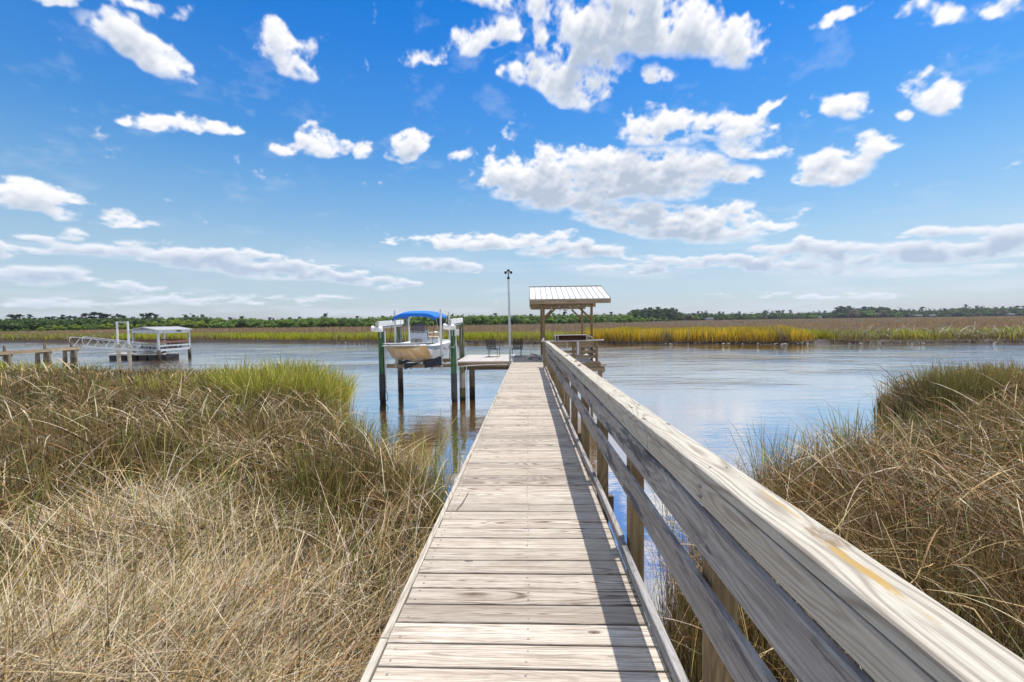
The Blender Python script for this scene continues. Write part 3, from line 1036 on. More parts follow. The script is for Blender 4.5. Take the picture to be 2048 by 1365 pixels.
for i in range(46):
    t_ = rng.uniform(0, 1)
    j = rng.integers(3, 9)
    p = SHL[j]*(1-t_)+SHL[j+1]*t_
    clump(p[0]+rng.normal(0, .12), p[1]-rng.uniform(-.2, .5), .3, 14, .95, [BROWN, OLIVE, TAN, (.35, .32, .30)], [3, 3, 2, 2], SHL, 1, .5, .2, .7)
# tussock at the point of the right marsh
for i in range(150):
    u_ = rng.random()
    cx_, cy_ = 12.1+5.5*u_+rng.normal(0, .2), 13.9+3.0*u_+rng.normal(0, .45)
    dk_ = u_ < .33
    clump(cx_, cy_, .30, 26, (1.42 if dk_ else 1.18)+.12*rng.normal(), [OLIVE, (.09, .10, .04), BROWN, TAN] if dk_ else [TAN, STRAW, RUST, OLIVE], [4, 3, 3, 1.5] if dk_ else [3, 2, 2, 2], SHR, -1, .6, .16, .8)
n_ = 420
G.add(np.stack([rng.normal(11.9, .35, n_), rng.normal(13.7, .45, n_), rng.uniform(.25, .6, n_)], -1), rng.uniform(.8, 1.5, n_), rng.normal(pi*.95, .45, n_), rng.uniform(.1, .95, n_), rng.uniform(0, .3, n_), rng.uniform(.007, .014, n_), pal(n_, [OLIVE, BROWN, (.08, .09, .04)], [2, 2, 2]), k=4)
G.build('needle_rush', 'dark needle rush tussocks fringing both shores')

# --- far marsh grass
G = Grass()


def far_blades(n_, d0, d1, h0, h1, cols_fn, wmul, pw=1.0, s_lo=0, s_hi=None, two=False):
    s_ = rng.uniform(s_lo, s_hi or cs[-1], n_)
    x, y = far_pt(s_)
    d = d0+(d1-d0)*rng.random(n_)**pw
    x = x+np.maximum(d-20, 0)*(x/400)*.8
    y = y+d
    ds = np.hypot(x, y)
    vis = np.abs(x+.036*y) < 1.2*y
    x, y, d, ds, s_ = x[vis], y[vis], d[vis], ds[vis], s_[vis]
    n_ = len(x)
    hh = rng.uniform(h0, h1, n_)*(1+.16*smooth_noise(x, y, .5, 8)+.06*smooth_noise(x, y, 2.1, 9))
    c = cols_fn(x, y, d, n_)
    zb = np.interp(d, deps, zz_)
    G.add(np.stack([x, y, zb-.05], -1), hh, rng.uniform(0, 2*pi, n_), np.abs(rng.normal(0, .16, n_)), np.abs(rng.normal(.3, .35, n_)), np.maximum(.03, ds*.00075)*rng.uniform(.7, 1.4, n_)*wmul, c*np.array([.50, .40, .50])+np.array([.045, .022, .006]) if two else c, k=3, tipcol=c if two else None, tipw=(1.15, 1.2))


def fc_edge(x, y, d, n_):
    nz = smooth_noise(x, y, .16, 41)+.55*smooth_noise(x, y, .9, 42)
    green = pal(n_, [(.38, .46, .012), (.50, .54, .02), (.62, .56, .04), (.22, .27, .02), (.58, .48, .13)], [3, 3, 2, 1.5, 1.4], .25)
    dull = pal(n_, [(.32, .27, .08), (.40, .33, .16), (.22, .21, .06), (.46, .39, .27)], [3, 2, 3, 1.2], .25)
    gold = pal(n_, [(.74, .50, .015), (.62, .45, .02), (.42, .37, .03), (.80, .62, .09)], [3, 3, 2, 1.5], .2)
    c = np.where((nz+.25*rng.normal(size=n_))[:, None] > -.42, green, dull)
    az_ = x/np.maximum(y, 1)
    gm_ = (x > 7+.6*rng.normal(size=n_)*2) & (x < 37.2)
    gold = gold*(1+.28*smooth_noise(x, y, .7, 77)[:, None]+.15*smooth_noise(x, y, 2.3, 78)[:, None])
    gold = np.where(((rng.random(n_) < .16)|(smooth_noise(x, y, .5, 79) < -.72))[:, None], dull, gold)
    c = np.where(gm_[:, None], gold, c)
    lft = (az_ < -.95) & (rng.random(n_) < .65)
    c = np.where(lft[:, None], dull, c)
    rt = (x > 40) & (az_ < .78) & (rng.random(n_) < .7)
    c = np.where(rt[:, None], pal(n_, [(.30, .25, .12), (.24, .25, .09), (.36, .31, .22)], [3, 2, 1.5], .25), c)
    return c


def fc_back(x, y, d, n_):
    return pal(n_, [(.42, .27, .135), (.46, .30, .155), (.39, .245, .12), (.48, .33, .19), (.39, .29, .12)], [4, 3, 2, 1.0, 1.2], .08)*(1+.10*smooth_noise(x, y, .06, 61)[:, None])


def fc_mix(x, y, d, n_):
    a_ = fc_edge(x, y, d, n_)
    b_ = fc_back(x, y, d, n_)
    return np.where((rng.random(n_) < np.clip((d-7)/9, 0, 1))[:, None], b_, a_)


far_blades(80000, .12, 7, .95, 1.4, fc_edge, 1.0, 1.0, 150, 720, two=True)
far_blades(30000, 5, 22, 1.05, 1.3, fc_mix, 1.2, 1.0)
far_blades(50000, 18, 130, 1.0, 1.2, fc_back, 1.3, 1.2)
far_blades(40000, 120, 900, .95, 1.15, fc_back, 1.4, 1.6)
# the taller golden stand
s0 = np.interp(9.0, FSH[:8, 0], cs[:8])
s1 = cs[7]
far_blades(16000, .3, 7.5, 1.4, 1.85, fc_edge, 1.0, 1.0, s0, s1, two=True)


def fc_dead(x, y, d, n_):
    return pal(n_, [(.20, .15, .10), (.34, .28, .22), (.10, .075, .05), (.5, .46, .42)], [3, 2, 3, .7], .25)


# dead overhanging fringe on the mud face
s_ = rng.uniform(150, 720, 16000)
x, y = far_pt(s_)
y = y+rng.uniform(.0, .5, len(x))
n_ = len(x)
G.add(np.stack([x, y, rng.uniform(.2, .6, n_)], -1), rng.uniform(.2, .5, n_), rng.normal(-pi/2, .6, n_), rng.uniform(1.2, 1.9, n_), rng.uniform(.2, 1.2, n_), rng.uniform(.03, .08, n_), fc_dead(x, y, y, n_), k=3)
G.build('far_marsh_grass', 'green, golden and brown marsh grass beyond the river', M_fgrass)
# bleached reeds lying in the right part of the far bank
G = Grass()
n_ = 260
x = 41+rng.random(n_)**.8*40
y = np.interp(x, FSH[10:, 0], FSH[10:, 1])+rng.uniform(.1, 3.0, n_)
G.add(np.stack([x, y, rng.uniform(.7, 1.7, n_)], -1), rng.uniform(.5, 2.2, n_), rng.uniform(0, 2*pi, n_), rng.uniform(.6, 1.5, n_), rng.uniform(-.4, .8, n_), rng.uniform(.03, .06, n_), pal(n_, [(.58, .55, .50)], [1]), k=4)
G.build('bleached_reeds', 'bleached reeds tangled on the far right bank')

# oyster shells along the far waterline
nsh = 1500
s_ = rng.uniform(150, 720, nsh)
s_ = s_[smooth_noise(s_*.35, s_*0, 1.0, 5) > -.1]
x, y = far_pt(s_)
y = y+rng.uniform(-.5, .35, len(x))
base = np.stack([x, y, rng.uniform(.02, .14, len(x))], -1)
V, Fq = [], []
for i, b in enumerate(base):
    q = rng.normal(0, 1, (8, 3))*np.array([.13, .08, .07])*rng.uniform(.5, 1.3)
    cube = np.array([(-1, -1, -1), (1, -1, -1), (1, 1, -1), (-1, 1, -1), (-1, -1, 1), (1, -1, 1), (1, 1, 1), (-1, 1, 1)])*np.array([.12, .08, .05])
    V.append(b+cube*rng.uniform(.3, .95)+q*.25)
    Fq.append(np.array([(0, 3, 2, 1), (4, 5, 6, 7), (0, 1, 5, 4), (1, 2, 6, 5), (2, 3, 7, 6), (3, 0, 4, 7)])+8*i)
kind(mesh_np('oyster_shells', np.concatenate(V), np.concatenate(Fq), M_shell), 'stuff', 'pale oyster shells along the foot of the far mud bank')


# ------------------------------------------------------------------ trees
def leaf_cloud(clumps, per, size, cols, wts, flat=.7):
    """clumps: list of (cx,cy,cz,r); leaves as small bent quads spread through each lump"""
    Vs, Cs = [], []
    for (cx_, cy_, cz_, r_) in clumps:
        n_ = max(8, int(per*(r_/2.0)**2))
        v = rng.normal(size=(n_, 3))
        v /= np.linalg.norm(v, axis=1)[:, None]
        rad = r_*(rng.random(n_)**.33)
        p = np.array([cx_, cy_, cz_])+v*rad[:, None]*np.array([1, 1, flat])
        a_ = rng.normal(size=(n_, 3))
        a_[:, 2] *= .6
        a_ /= np.linalg.norm(a_, axis=1)[:, None]
        b_ = np.cross(a_, v+rng.normal(size=(n_, 3))*.6)
        b_ /= np.linalg.norm(b_, axis=1)[:, None]+1e-9
        s_ = size*rng.uniform(.5, 1.25, (n_, 1))
        q = np.stack([p-a_*s_, p-b_*s_*.6+v*s_*.2, p+a_*s_, p+b_*s_*.6-v*s_*.2], 1)
        Vs.append(q.reshape(-1, 3))
        c = pal(n_, cols, wts, .16)*rng.uniform(.85, 1.15)
        Cs.append(np.repeat(c, 4, 0))
    V = np.concatenate(Vs)
    return V, np.arange(len(V)).reshape(-1, 4), np.concatenate(Cs)


DG = [(.07, .125, .026), (.10, .165, .032), (.05, .09, .024), (.13, .19, .04)]
MG = [(.15, .27, .03), (.21, .32, .04), (.10, .18, .03), (.26, .34, .06)]
YG = [(.26, .35, .02), (.34, .40, .03), (.17, .25, .03), (.38, .41, .05)]
PN = [(.035, .062, .035), (.05, .08, .042), (.028, .048, .03)]
BR = [(.16, .13, .075), (.11, .10, .05), (.21, .17, .10)]


def tree_proto(kind_, nm, label, cat):
    t = thing(nm, label, cat)
    if kind_ == 'pine':
        Ht = rng.uniform(11.5, 13.5)
        tr = MB()
        bend = rng.uniform(-.6, .6)
        tr.tube([(0, 0, 0), (bend*.3, 0, Ht*.4), (bend, 0, Ht*.75), (bend*1.1, .1, Ht*.97)], [.26, .21, .15, .05], 6)
        cl = []
        for i in range(rng.integers(14, 21)):
            zz = Ht*rng.uniform(.60, .98)
            a_ = rng.uniform(0, 2*pi)
            q = rng.uniform(.3, 2.8)*(1.25-(zz/Ht-.62)*2.0)
            q = max(q, .1)
            c_ = (bend+q*cos(a_), q*sin(a_), zz)
            tr.tube([(bend*.9, 0, zz-.6), c_], [.07, .03], 4)
            cl.append((*c_, rng.uniform(.6, 1.25)))
        V, Fq, C = leaf_cloud(cl, 260, .30, PN, [1, 1, 1], .6)
        tr.build('trunk', M_bark, t)
    else:
        Ht = 8.0
        cols = {'dark': DG, 'mid': MG, 'lime': YG, 'bare': BR}[kind_]
        tr = MB()
        tr.tube([(0, 0, 0), (.1, 0, Ht*.3), (.0, .1, Ht*.7)], [.25, .2, .08], 6)
        cl = []
        for i in range(rng.integers(11, 16)):
            a_ = rng.uniform(0, 2*pi)
            q = rng.uniform(.2, 2.7)
            zz = rng.uniform(1.2, Ht-1.2-q*.6)
            c_ = (q*cos(a_), q*sin(a_), zz)
            tr.tube([(0, 0, zz*.6), c_], [.08, .03], 4)
            cl.append((*c_, rng.uniform(1.1, 1.9)))
        cl.append((0, 0, Ht-1.3, 1.4))
        V, Fq, C = leaf_cloud(cl, 200 if kind_ != 'bare' else 130, .40, cols, [1]*len(cols), .85)
        tr.build('trunk', M_bark, t)
    mesh_np('crown', V, Fq, M_leaf, C, parent=t)
    return t


def dup(root, loc, rz, sc, label=None, group=None):
    r = root.copy()
    COL.objects.link(r)
    r.location = loc
    r.rotation_euler = (0, 0, rz)
    r.scale = sc
    if label:
        r['label'] = label
    if group:
        r['group'] = group
    for ch in list(root.children):
        c = ch.copy()
        COL.objects.link(c)
        c.parent = r
    return r


TL = {'pine': ('dark umbrella-crowned pine rising above the far treeline', 'pine tree', 'pines along the far skyline'),
      'dark': ('dark green broadleaf tree in the far treeline', 'tree', 'dark trees of the far treeline'),
      'mid': ('mid green leafy tree at the front of the far treeline', 'tree', 'mid green trees of the far treeline'),
      'lime': ('bright lime green bushy tree at the far left marsh edge', 'tree', 'bright bushes at the far left marsh edge'),
      'bare': ('brownish half-bare tree in the far right treeline', 'tree', 'brownish trees in the far treeline')}
PROTO = {}
for kd, cnt in (('pine', 5), ('dark', 3), ('mid', 4), ('lime', 3), ('bare', 2)):
    PROTO[kd] = [tree_proto(kd, 'pine_tree' if kd == 'pine' else 'broadleaf_tree', TL[kd][0], TL[kd][1]) for _ in range(cnt)]
used = set()


def where(px):
    for lim, nm, gp in ((258, 'above the far left pier', 'left'), (420, 'behind the far covered dock', 'covered dock'), (735, 'between the covered dock and the boat lift', 'between docks'), (935, 'behind the boat and its lift', 'lift'),
                        (1056, 'left of the gazebo, around the lamp pole', 'lamp pole'), (1225, 'seen under the gazebo roof', 'gazebo'), (1362, 'in the tall dark grove just right of the gazebo', 'grove'), (1662, 'beyond the golden grass', 'golden grass'), (1785, 'in the dark rise above the inlet', 'inlet')):
        if px < lim:
            return nm, gp
    return 'at the right end of the far shore', 'right end'


KDS = {'pine': 'dark umbrella-crowned pine ', 'dark': 'dark green broadleaf tree ', 'mid': 'mid green leafy tree ', 'lime': 'bright lime green bushy tree ', 'bare': 'brownish half-bare tree '}
TB = np.array([(-60, 178), (0, 205), (200, 250), (400, 292), (760, 300), (1000, 345), (1180, 380), (1262, 620), (1300, 690), (1640, 1000), (2048, 1080), (2120, 1080)], float)   # photo column -> distance of the treeline foot


def place_tree(kd, px, py_top, dd=0.0, wsc=1.0):
    D = np.interp(px, TB[:, 0], TB[:, 1])+dd
    d_ = dirpx(px, 640)
    x_, y_ = d_.x/d_.y*D, D
    dt = dirpx(px, py_top)
    ztop = H+dt.z/dt.y*D
    z0 = .6
    hh = max(ztop-z0, 2.0)
    i = random.randrange(len(PROTO[kd]))
    pr_ = PROTO[kd][i]
    wn_, wg_ = where(px)
    lb_, gp_ = KDS[kd]+wn_, KDS[kd].strip()+'s, '+wg_
    nat = 12.6 if kd == 'pine' else 7.9
    s_ = hh/nat
    rz = random.uniform(0, 6.28)
    sc = (s_*wsc, s_*wsc, s_)
    if (kd, i) not in used:
        used.add((kd, i))
        pr_.location = (x_, y_, z0)
        pr_.rotation_euler = (0, 0, rz)
        pr_.scale = sc
        pr_['group'] = gp_
        pr_['label'] = lb_
        return pr_
    return dup(pr_, (x_, y_, z0), rz, sc, lb_, gp_)


# skyline of the closed wood, photo column -> row of its top
WT = np.array([(-60, 640), (0, 640), (60, 637), (110, 639), (200, 637), (260, 638), (330, 636), (420, 635), (450, 640), (500, 637), (540, 641), (600, 638), (640, 635), (700, 638), (760, 635), (800, 633), (900, 632), (1000, 632),
               (1100, 631), (1180, 630), (1255, 630), (1262, 622), (1275, 619), (1350, 618), (1365, 628), (1450, 629), (1520, 627), (1600, 627), (1665, 625), (1680, 617), (1770, 616), (1790, 622), (1880, 622), (1900, 618), (1960, 617), (2048, 616), (2110, 616)], float)
# the deep wood: one mass of foliage
VV, FF, CC, off = [], [], [], 0
for px in np.arange(-50, 2100, 5.5):
    for rr in range(3):
        p_ = px+rng.uniform(-3, 3)
        top = np.interp(p_, WT[:, 0], WT[:, 1])+rng.normal(.3, 1.1)
        D = np.interp(p_, TB[:, 0], TB[:, 1])+[14, 26, 40][rr]
        dt = dirpx(p_, top)
        zt = H+dt.z/dt.y*D
        x_ = dt.x/dt.y*D
        mpp = D/905.0
        rad = mpp*rng.uniform(4.0, 6.5)
        clp = []
        zc = zt-rad*.8
        while zc > .6:
            clp.append((x_+rng.normal(0, rad*.5), D+rng.normal(0, 2.0), zc, rad))
            zc -= rad*1.15
        if not clp:
            continue
        far_ = p_ > 1262
        cols = PN+DG if (far_ and (p_ < 1360 or 1668 < p_ < 1780)) else (DG if far_ or p_ < 420 else DG+MG)
        V, Fq, C = leaf_cloud(clp, 60*(2.0/rad)**2*(1.0), mpp*1.5, cols, [1]*len(cols), .9)
        VV.append(V)
        FF.append(Fq+off)
        CC.append(C)
        off += len(V)
wd = mesh_np('distant_wood', np.concatenate(VV), np.concatenate(FF), M_leaf, np.concatenate(CC))
kind(wd, 'stuff', 'dense dark green wood behind the far marsh')

# single trees in front of / above it
for px in np.arange(2, 420, 13.5):
    place_tree('lime' if px > 70 and random.random() < .8 else 'mid', px+random.uniform(-4, 4), np.interp(px, [0, 80, 110, 280, 330, 420], [657, 655, 650, 646, 638, 644])+random.uniform(-2, 3), random.uniform(-6, 2), 1.25)
for px in np.arange(0, 330, 17):
    place_tree('dark', px+random.uniform(-5, 5), np.interp(px, WT[:, 0], WT[:, 1])+random.uniform(1, 5), random.uniform(4, 12), 1.5)
for px in np.arange(425, 1250, 15):
    kd = random.choice(['mid', 'mid', 'dark', 'mid', 'lime' if px < 560 else 'mid'])
    place_tree(kd, px+random.uniform(-5, 5), np.interp(px, WT[:, 0], WT[:, 1])+random.choice([-1, 1, 4, 8])+random.uniform(-1, 2), random.uniform(-6, 10), 1.6)
for px in np.arange(1240, 1345, 9):
    place_tree('mid', px+random.uniform(-3, 3), np.interp(px, [1240, 1345], [634, 640])-random.uniform(0, 4), -180+random.uniform(-10, 10), 1.5)
for px in np.arange(1364, 2060, 16):
    kd = random.choice(['dark', 'mid', 'dark', 'bare'] if px < 1700 or px > 1780 else ['bare', 'mid', 'dark'])
    place_tree(kd, px+random.uniform(-6, 6), np.interp(px, WT[:, 0], WT[:, 1])+random.uniform(2, 9), random.uniform(-25, 5), 1.7)
place_tree('bare', 1378, 629, -30, 2.6)
pines = [(8, 640), (22, 631), (31, 629), (40, 630), (48, 633), (60, 631), (68, 634), (84, 634), (95, 635), (110, 631), (127, 627), (139, 629), (150, 631), (160, 633), (172, 628), (182, 631), (190, 626), (199, 627), (207, 629), (216, 630), (226, 628), (237, 626), (247, 629), (256, 633), (268, 636), (287, 629), (295, 625),
         (303, 627), (312, 630), (370, 627), (386, 626), (395, 631), (404, 631), (460, 636), (470, 635), (484, 634), (540, 636), (546, 634), (565, 635), (580, 636), (600, 635), (652, 625), (690, 634), (715, 633), (765, 630), (790, 631), (905, 630), (925, 628), (990, 628), (1030, 630), (1062, 629),
         (1105, 628), (1118, 626), (1130, 625), (1145, 626), (1160, 628), (1172, 627), (1190, 628), (1208, 626), (1222, 625), (1240, 626),
         (1268, 618), (1276, 619), (1284, 617), (1292, 618), (1300, 616), (1308, 617), (1316, 615), (1324, 617), (1332, 615), (1340, 617), (1350, 621), (1358, 623), (1372, 626), (1385, 625), (1397, 621), (1404, 622), (1412, 621), (1440, 622), (1447, 623), (1478, 624), (1528, 620), (1534, 619), (1545, 621), (1552, 620), (1558, 620), (1566, 622), (1580, 621), (1597, 624),
         (1638, 620), (1650, 622), (1672, 616), (1680, 614), (1688, 615), (1697, 613), (1706, 615), (1716, 616), (1728, 614), (1740, 614), (1752, 615), (1764, 616), (1775, 617), (1790, 618), (1800, 615), (1808, 618), (1817, 616), (1826, 617), (1845, 615), (1858, 616), (1868, 617), (1880, 616), (1888, 615), (1902, 618), (1914, 616), (1925, 613), (1932, 611), (1943, 615), (1955, 613), (1962, 611), (1974, 615), (1990, 613), (2004, 614), (2020, 612), (2035, 613), (2046, 613)]
for (px, py) in pines:
    far_ = px > 1255
    place_tree('pine', px, py+random.uniform(-.4, .4), 60 if not far_ else 20, 1.15 if not far_ else 1.1)

# far houses half hidden in the right treeline
HS = [(1305, 638, 8, 'white raised house at the foot of the pine grove'), (1418, 636, 12, 'long white house between the far trees'), (1636, 632, 9, 'white house with a grey roof left of the tall dark wood'), (1835, 631, 13, 'low dark brown house at the right marsh edge'),
      (1862, 630, 10, 'dark house with a grey roof beside the brown one, far right'), (2020, 629, 11, 'dark low house near the right end of the treeline')]
for i, (px, py, wpx, lb) in enumerate(HS):
    D = np.interp(px, TB[:, 0], TB[:, 1])-22
    d_ = dirpx(px, py)
    x_ = d_.x/d_.y*D
    w_ = wpx*D/905
    hh = 4.5*D/905
    t = thing('house', lb, 'house', (x_, D, .9), 'far waterfront houses')
    m1, m2 = (M_hwall, M_hroof) if i < 3 else (M_hwall2, M_hroof)
    b = MB()
    b.box((x_, D, .9+hh*.35), (w_, 9, hh*.7))
    b.build('wall', m1, t)
    b = MB()
    z0 = .9+hh*.7
    b.poly([(x_-w_*.56, D-5.2, z0), (x_-w_*.56, D+5.2, z0), (x_-w_*.45, D, z0+hh*.55)], (w_*1.12, 0, 0))
    b.build('roof', m2, t)
    for q in (-.3, 0, .3):
        b = MB()
        b.box((x_+q*w_, D-4.53, .9+hh*.38), (w_*.13, .1, hh*.3))
        b.build('window', M_hwin, t)


# ------------------------------------------------------------------ boardwalk
def zd(y):
    return 1.914-.0138*y


bw = thing('boardwalk', 'weathered grey plank boardwalk running from the foreground to the dock', 'boardwalk', (0, 8, 0))
b = MB()
sc_ = MB()
y = .25
i = 0
X0, X1 = -.66, .565
while y < 23.3:
    w_ = .1335+random.uniform(-.002, .002)
    yc = y+w_/2
    e0, e1 = random.uniform(-.004, .004), random.uniform(-.004, .004)
    sk = random.uniform(-.0025, .0025)
    dz = random.uniform(-.0015, .0015)
    cup = random.uniform(-.001, .001)
    if yc < 19.2:
        xa, xb = X0+e0, X1+e1
    else:
        xa, xb = -.66+e0, .60+e1
    b.beam((xa, yc-sk, zd(yc)-.019+dz), (xb, yc+sk, zd(yc)-.019+dz+cup), w_, .038, seg=3, ch=.003)
    if yc < 12:
        for xs_ in (X0+.05, -.02, X1-.055):
            for q in (-.035, .035):
                if random.random() < .93:
                    cx_, cy_ = xs_+random.uniform(-.008, .008), yc+q+random.uniform(-.006, .006)
                    sc_.tube([(cx_, cy_, zd(cy_)-.002), (cx_, cy_, zd(cy_)+.0022)], .0058, 8)
    y += w_+random.choice([.006, .009, .011, .014, .017])
    i += 1
b.build('decking', WD, bw)
o = sc_.build('screw_heads', M_screw, bw)
o['kind'] = 'stuff'
b = MB()
ys = [.2, 2.02, 6.6, 11.3, 16.0, 19.15]
for ya, yb in zip(ys[:-1], ys[1:]):
    b.beam((-.687, ya+.004, zd(ya)-.075+random.uniform(-.004, .004)), (-.687, yb-.004, zd(yb)-.075+random.uniform(-.004, .004)), .036, .142, seg=6, warp=lambda t: (random.uniform(-.002, .002), 0), ch=.003)
b.build('edge_trim', WC, bw)
b = MB()
for ya, yb in ((.2, 2.9), (2.9, 7.2), (7.2, 11.6), (11.6, 15.9)):
    ph = random.uniform(0, 6)
    b.beam((.588, ya+.004, zd(ya)+.036), (.588, yb-.004, zd(yb)+.036), .037, .066, seg=10, warp=lambda t: (.006*sin(t*5+ph), .002*sin(t*7+ph)), ch=.004)
b.build('toe_board', WR, bw)
for xj in (-.60, -.02, .53):
    b = MB()
    b.beam((xj, .2, zd(.2)-.115), (xj, 19.1, zd(19.1)-.115), .04, .15)
    b.build('joist', WB, bw)
for k_ in range(8):
    yk = 1.63+k_*2.58
    if yk > 20:
        break
    b = MB()
    b.beam((-.75, yk+.11, zd(yk)-.29), (.80, yk+.11, zd(yk)-.29), .045, .19)
    b.build('crossbeam', WB, bw)
    for sx_ in (-.52, .50):
        b = MB()
        b.tube([(sx_, yk, -1.1), (sx_, yk, zd(yk)-.19)], .095, 12)
        b.build('piling', M_pgrey, bw)

# ------------------------------------------------------------------ railing
rl = thing('railing', 'long weathered board railing with a flat cap along the right side of the boardwalk', 'railing', (.7, 8, 0))


def rail_run(name, xc, zc, w_, h_, joints, m_, amp=.006, zamp=.004, ch=.004):
    ph = random.uniform(0, 6)
    for (ya, yb) in zip(joints[:-1], joints[1:]):
        b = MB()
        p2 = random.uniform(0, 6)
        b.beam((xc, ya+.002, zd(ya)+zc), (xc, yb-.002, zd(yb)+zc), w_, h_, seg=24, warp=lambda t: (amp*sin((ya+(yb-ya)*t)*1.1+ph)+.002*sin(t*9+p2), zamp*sin((ya+(yb-ya)*t)*1.6+ph*2)), ch=ch)
        b.build(name, m_, rl)


rail_run('cap_rail', .664, .911, .128, .038, [-.4, 3.32, 8.2, 12.4, 16.0], WC, .006, .003)
rail_run('rail', .614, .8465, .028, .090, [-.4, 2.3, 7.0, 11.5, 16.0], WC, .004, .003)
rail_run('rail', .614, .708, .028, .152, [-.4, 4.2, 9.2, 13.0, 16.0], WR, .007, .005)
rail_run('rail', .614, .457, .028, .150, [-.4, 2.9, 7.9, 12.6, 16.0], WR, .007, .006)
for k_ in range(12):
    yk = 1.61+1.29*k_
    b = MB()
    z0 = zd(yk)-.42
    if k_ % 2 == 0:
        z0 = -.8
    b.beam((.678, yk, z0), (.678, yk, zd(yk)+.891), .092, .092, up=(1, 0, 0), ch=.004)
    b.build('post', WP, rl)
b = MB()
b.beam((.58, 16.10, zd(16)-.1), (.58, 16.10, zd(16)+.90), .12, .12, up=(1, 0, 0), ch=.004)
b.build('post', WG, rl)
b = MB()
b.beam((.49, 16.19, zd(16)+.84), (.72, 16.19, zd(16)+.84), .04, .15, ch=.003)
b.build('end_board', WG, rl)

b = MB()
for k_ in range(12):
    yk = 1.61+1.29*k_
    for zz in (.83, .865, .66, .755, .41, .50):
        b.tube([(.6005, yk+random.uniform(-.02, .02), zd(yk)+zz), (.5975, yk, zd(yk)+zz)], .0055, 7)
    for xx in (.64, .70):
        b.tube([(xx, yk+random.uniform(-.02, .02), zd(yk)+.926), (xx, yk, zd(yk)+.9318)], .0055, 7)
o = b.build('screw_heads', M_screw, rl)
o['kind'] = 'stuff'

# a few dry leaves on the cap, twig on the deck
for j_, (yy, xx, lbl) in enumerate([(5.9, .66, 'small dry brown leaf on the railing cap, nearest of the fallen leaves'), (6.6, .69, 'dry brown leaf lying on the railing cap where water shows behind it'), (7.9, .66, 'dry leaf on the railing cap, farthest of the fallen leaves')]):
    b = MB()
    z0 = zd(yy)+.937
    b.add([(xx-.03, yy-.05, z0), (xx, yy-.06, z0+.008), (xx+.03, yy, z0+.002), (xx+.02, yy+.06, z0+.012), (xx-.02, yy+.03, z0+.003)], [[0, 1, 2, 3, 4]])
    b.add([(xx-.03, yy-.05, z0-.002), (xx, yy-.06, z0+.006), (xx+.03, yy, z0), (xx+.02, yy+.06, z0+.010), (xx-.02, yy+.03, z0+.001)], [[4, 3, 2, 1, 0]])
    tag(b.build('dry_leaf', M_leaflit, None), lbl, 'leaf', 'dry leaves on the railing cap')
b = MB()
b.tube([(-.58, 3.48, zd(3.5)+.006), (-.55, 3.62, zd(3.6)+.012), (-.535, 3.86, zd(3.8)+.006)], [.002, .003, .002], 5)
tag(b.build('twig', M_rope), 'thin dark twig lying on the boardwalk planks', 'twig')

# ------------------------------------------------------------------ side platform
pf = thing('dock_platform', 'low side platform left of the boardwalk end where the two chairs stand', 'dock', (-1.9, 21.2, 0))
ZP = 1.645
b = MB()
x = -3.12
while x < -.70:
    b.beam((x+.07, 19.32, ZP-.019), (x+.07, 23.2, ZP-.019+random.uniform(-.002, .002)), .139, .038, ch=.003)
    x += .145
b.build('decking', WGR, pf)
b = MB()
b.beam((-3.16, 19.30, ZP-.13), (-.62, 19.30, ZP-.13), .04, .19, ch=.003)
b.beam((-3.16, 19.25, ZP-.055), (-.62, 19.25, ZP-.055), .05, .05, ch=.003)
b.build('fascia', WG, pf)
b = MB()
b.beam((-3.0, 19.45, ZP-.30), (-.60, 19.45, ZP-.30), .09, .15)
b.build('beam', WB, pf)
b = MB()
b.beam((-3.14, 19.3, ZP-.13), (-3.14, 23.2, ZP-.13), .04, .19)
b.build('side_board', WG, pf)
b = MB()
b.tube([(-3.18, 19.20, ZP-.22), (-2.6, 19.20, ZP-.17), (-1.8, 19.2, ZP-.13), (-.64, 19.2, ZP-.12)], .016, 6)
b.build('conduit', M_pvc, pf)
for (px_, py_, r_, m_) in ((-2.84, 19.15, .125, M_psleeve), (-2.50, 19.75, .125, M_pgrey), (-2.9, 22.8, .12, M_pgrey), (-.9, 22.8, .12, M_pgrey)):
    b = MB()
    if m_ is M_psleeve:
        b.tube([(px_, py_, 1.18), (px_, py_, ZP-.22)], .09, 12)
        b.tube([(px_, py_, -1.1), (px_, py_, 1.18)], r_, 14)
    else:
        b.tube([(px_, py_, -1.1), (px_, py_, ZP-.04)], r_, 14)
    b.build('piling', m_, pf)
b = MB()
b.tube([(-2.66, 19.2, -.6), (-2.66, 19.2, ZP-.2)], .02, 6)
b.build('white_pipe', M_pvc, pf)


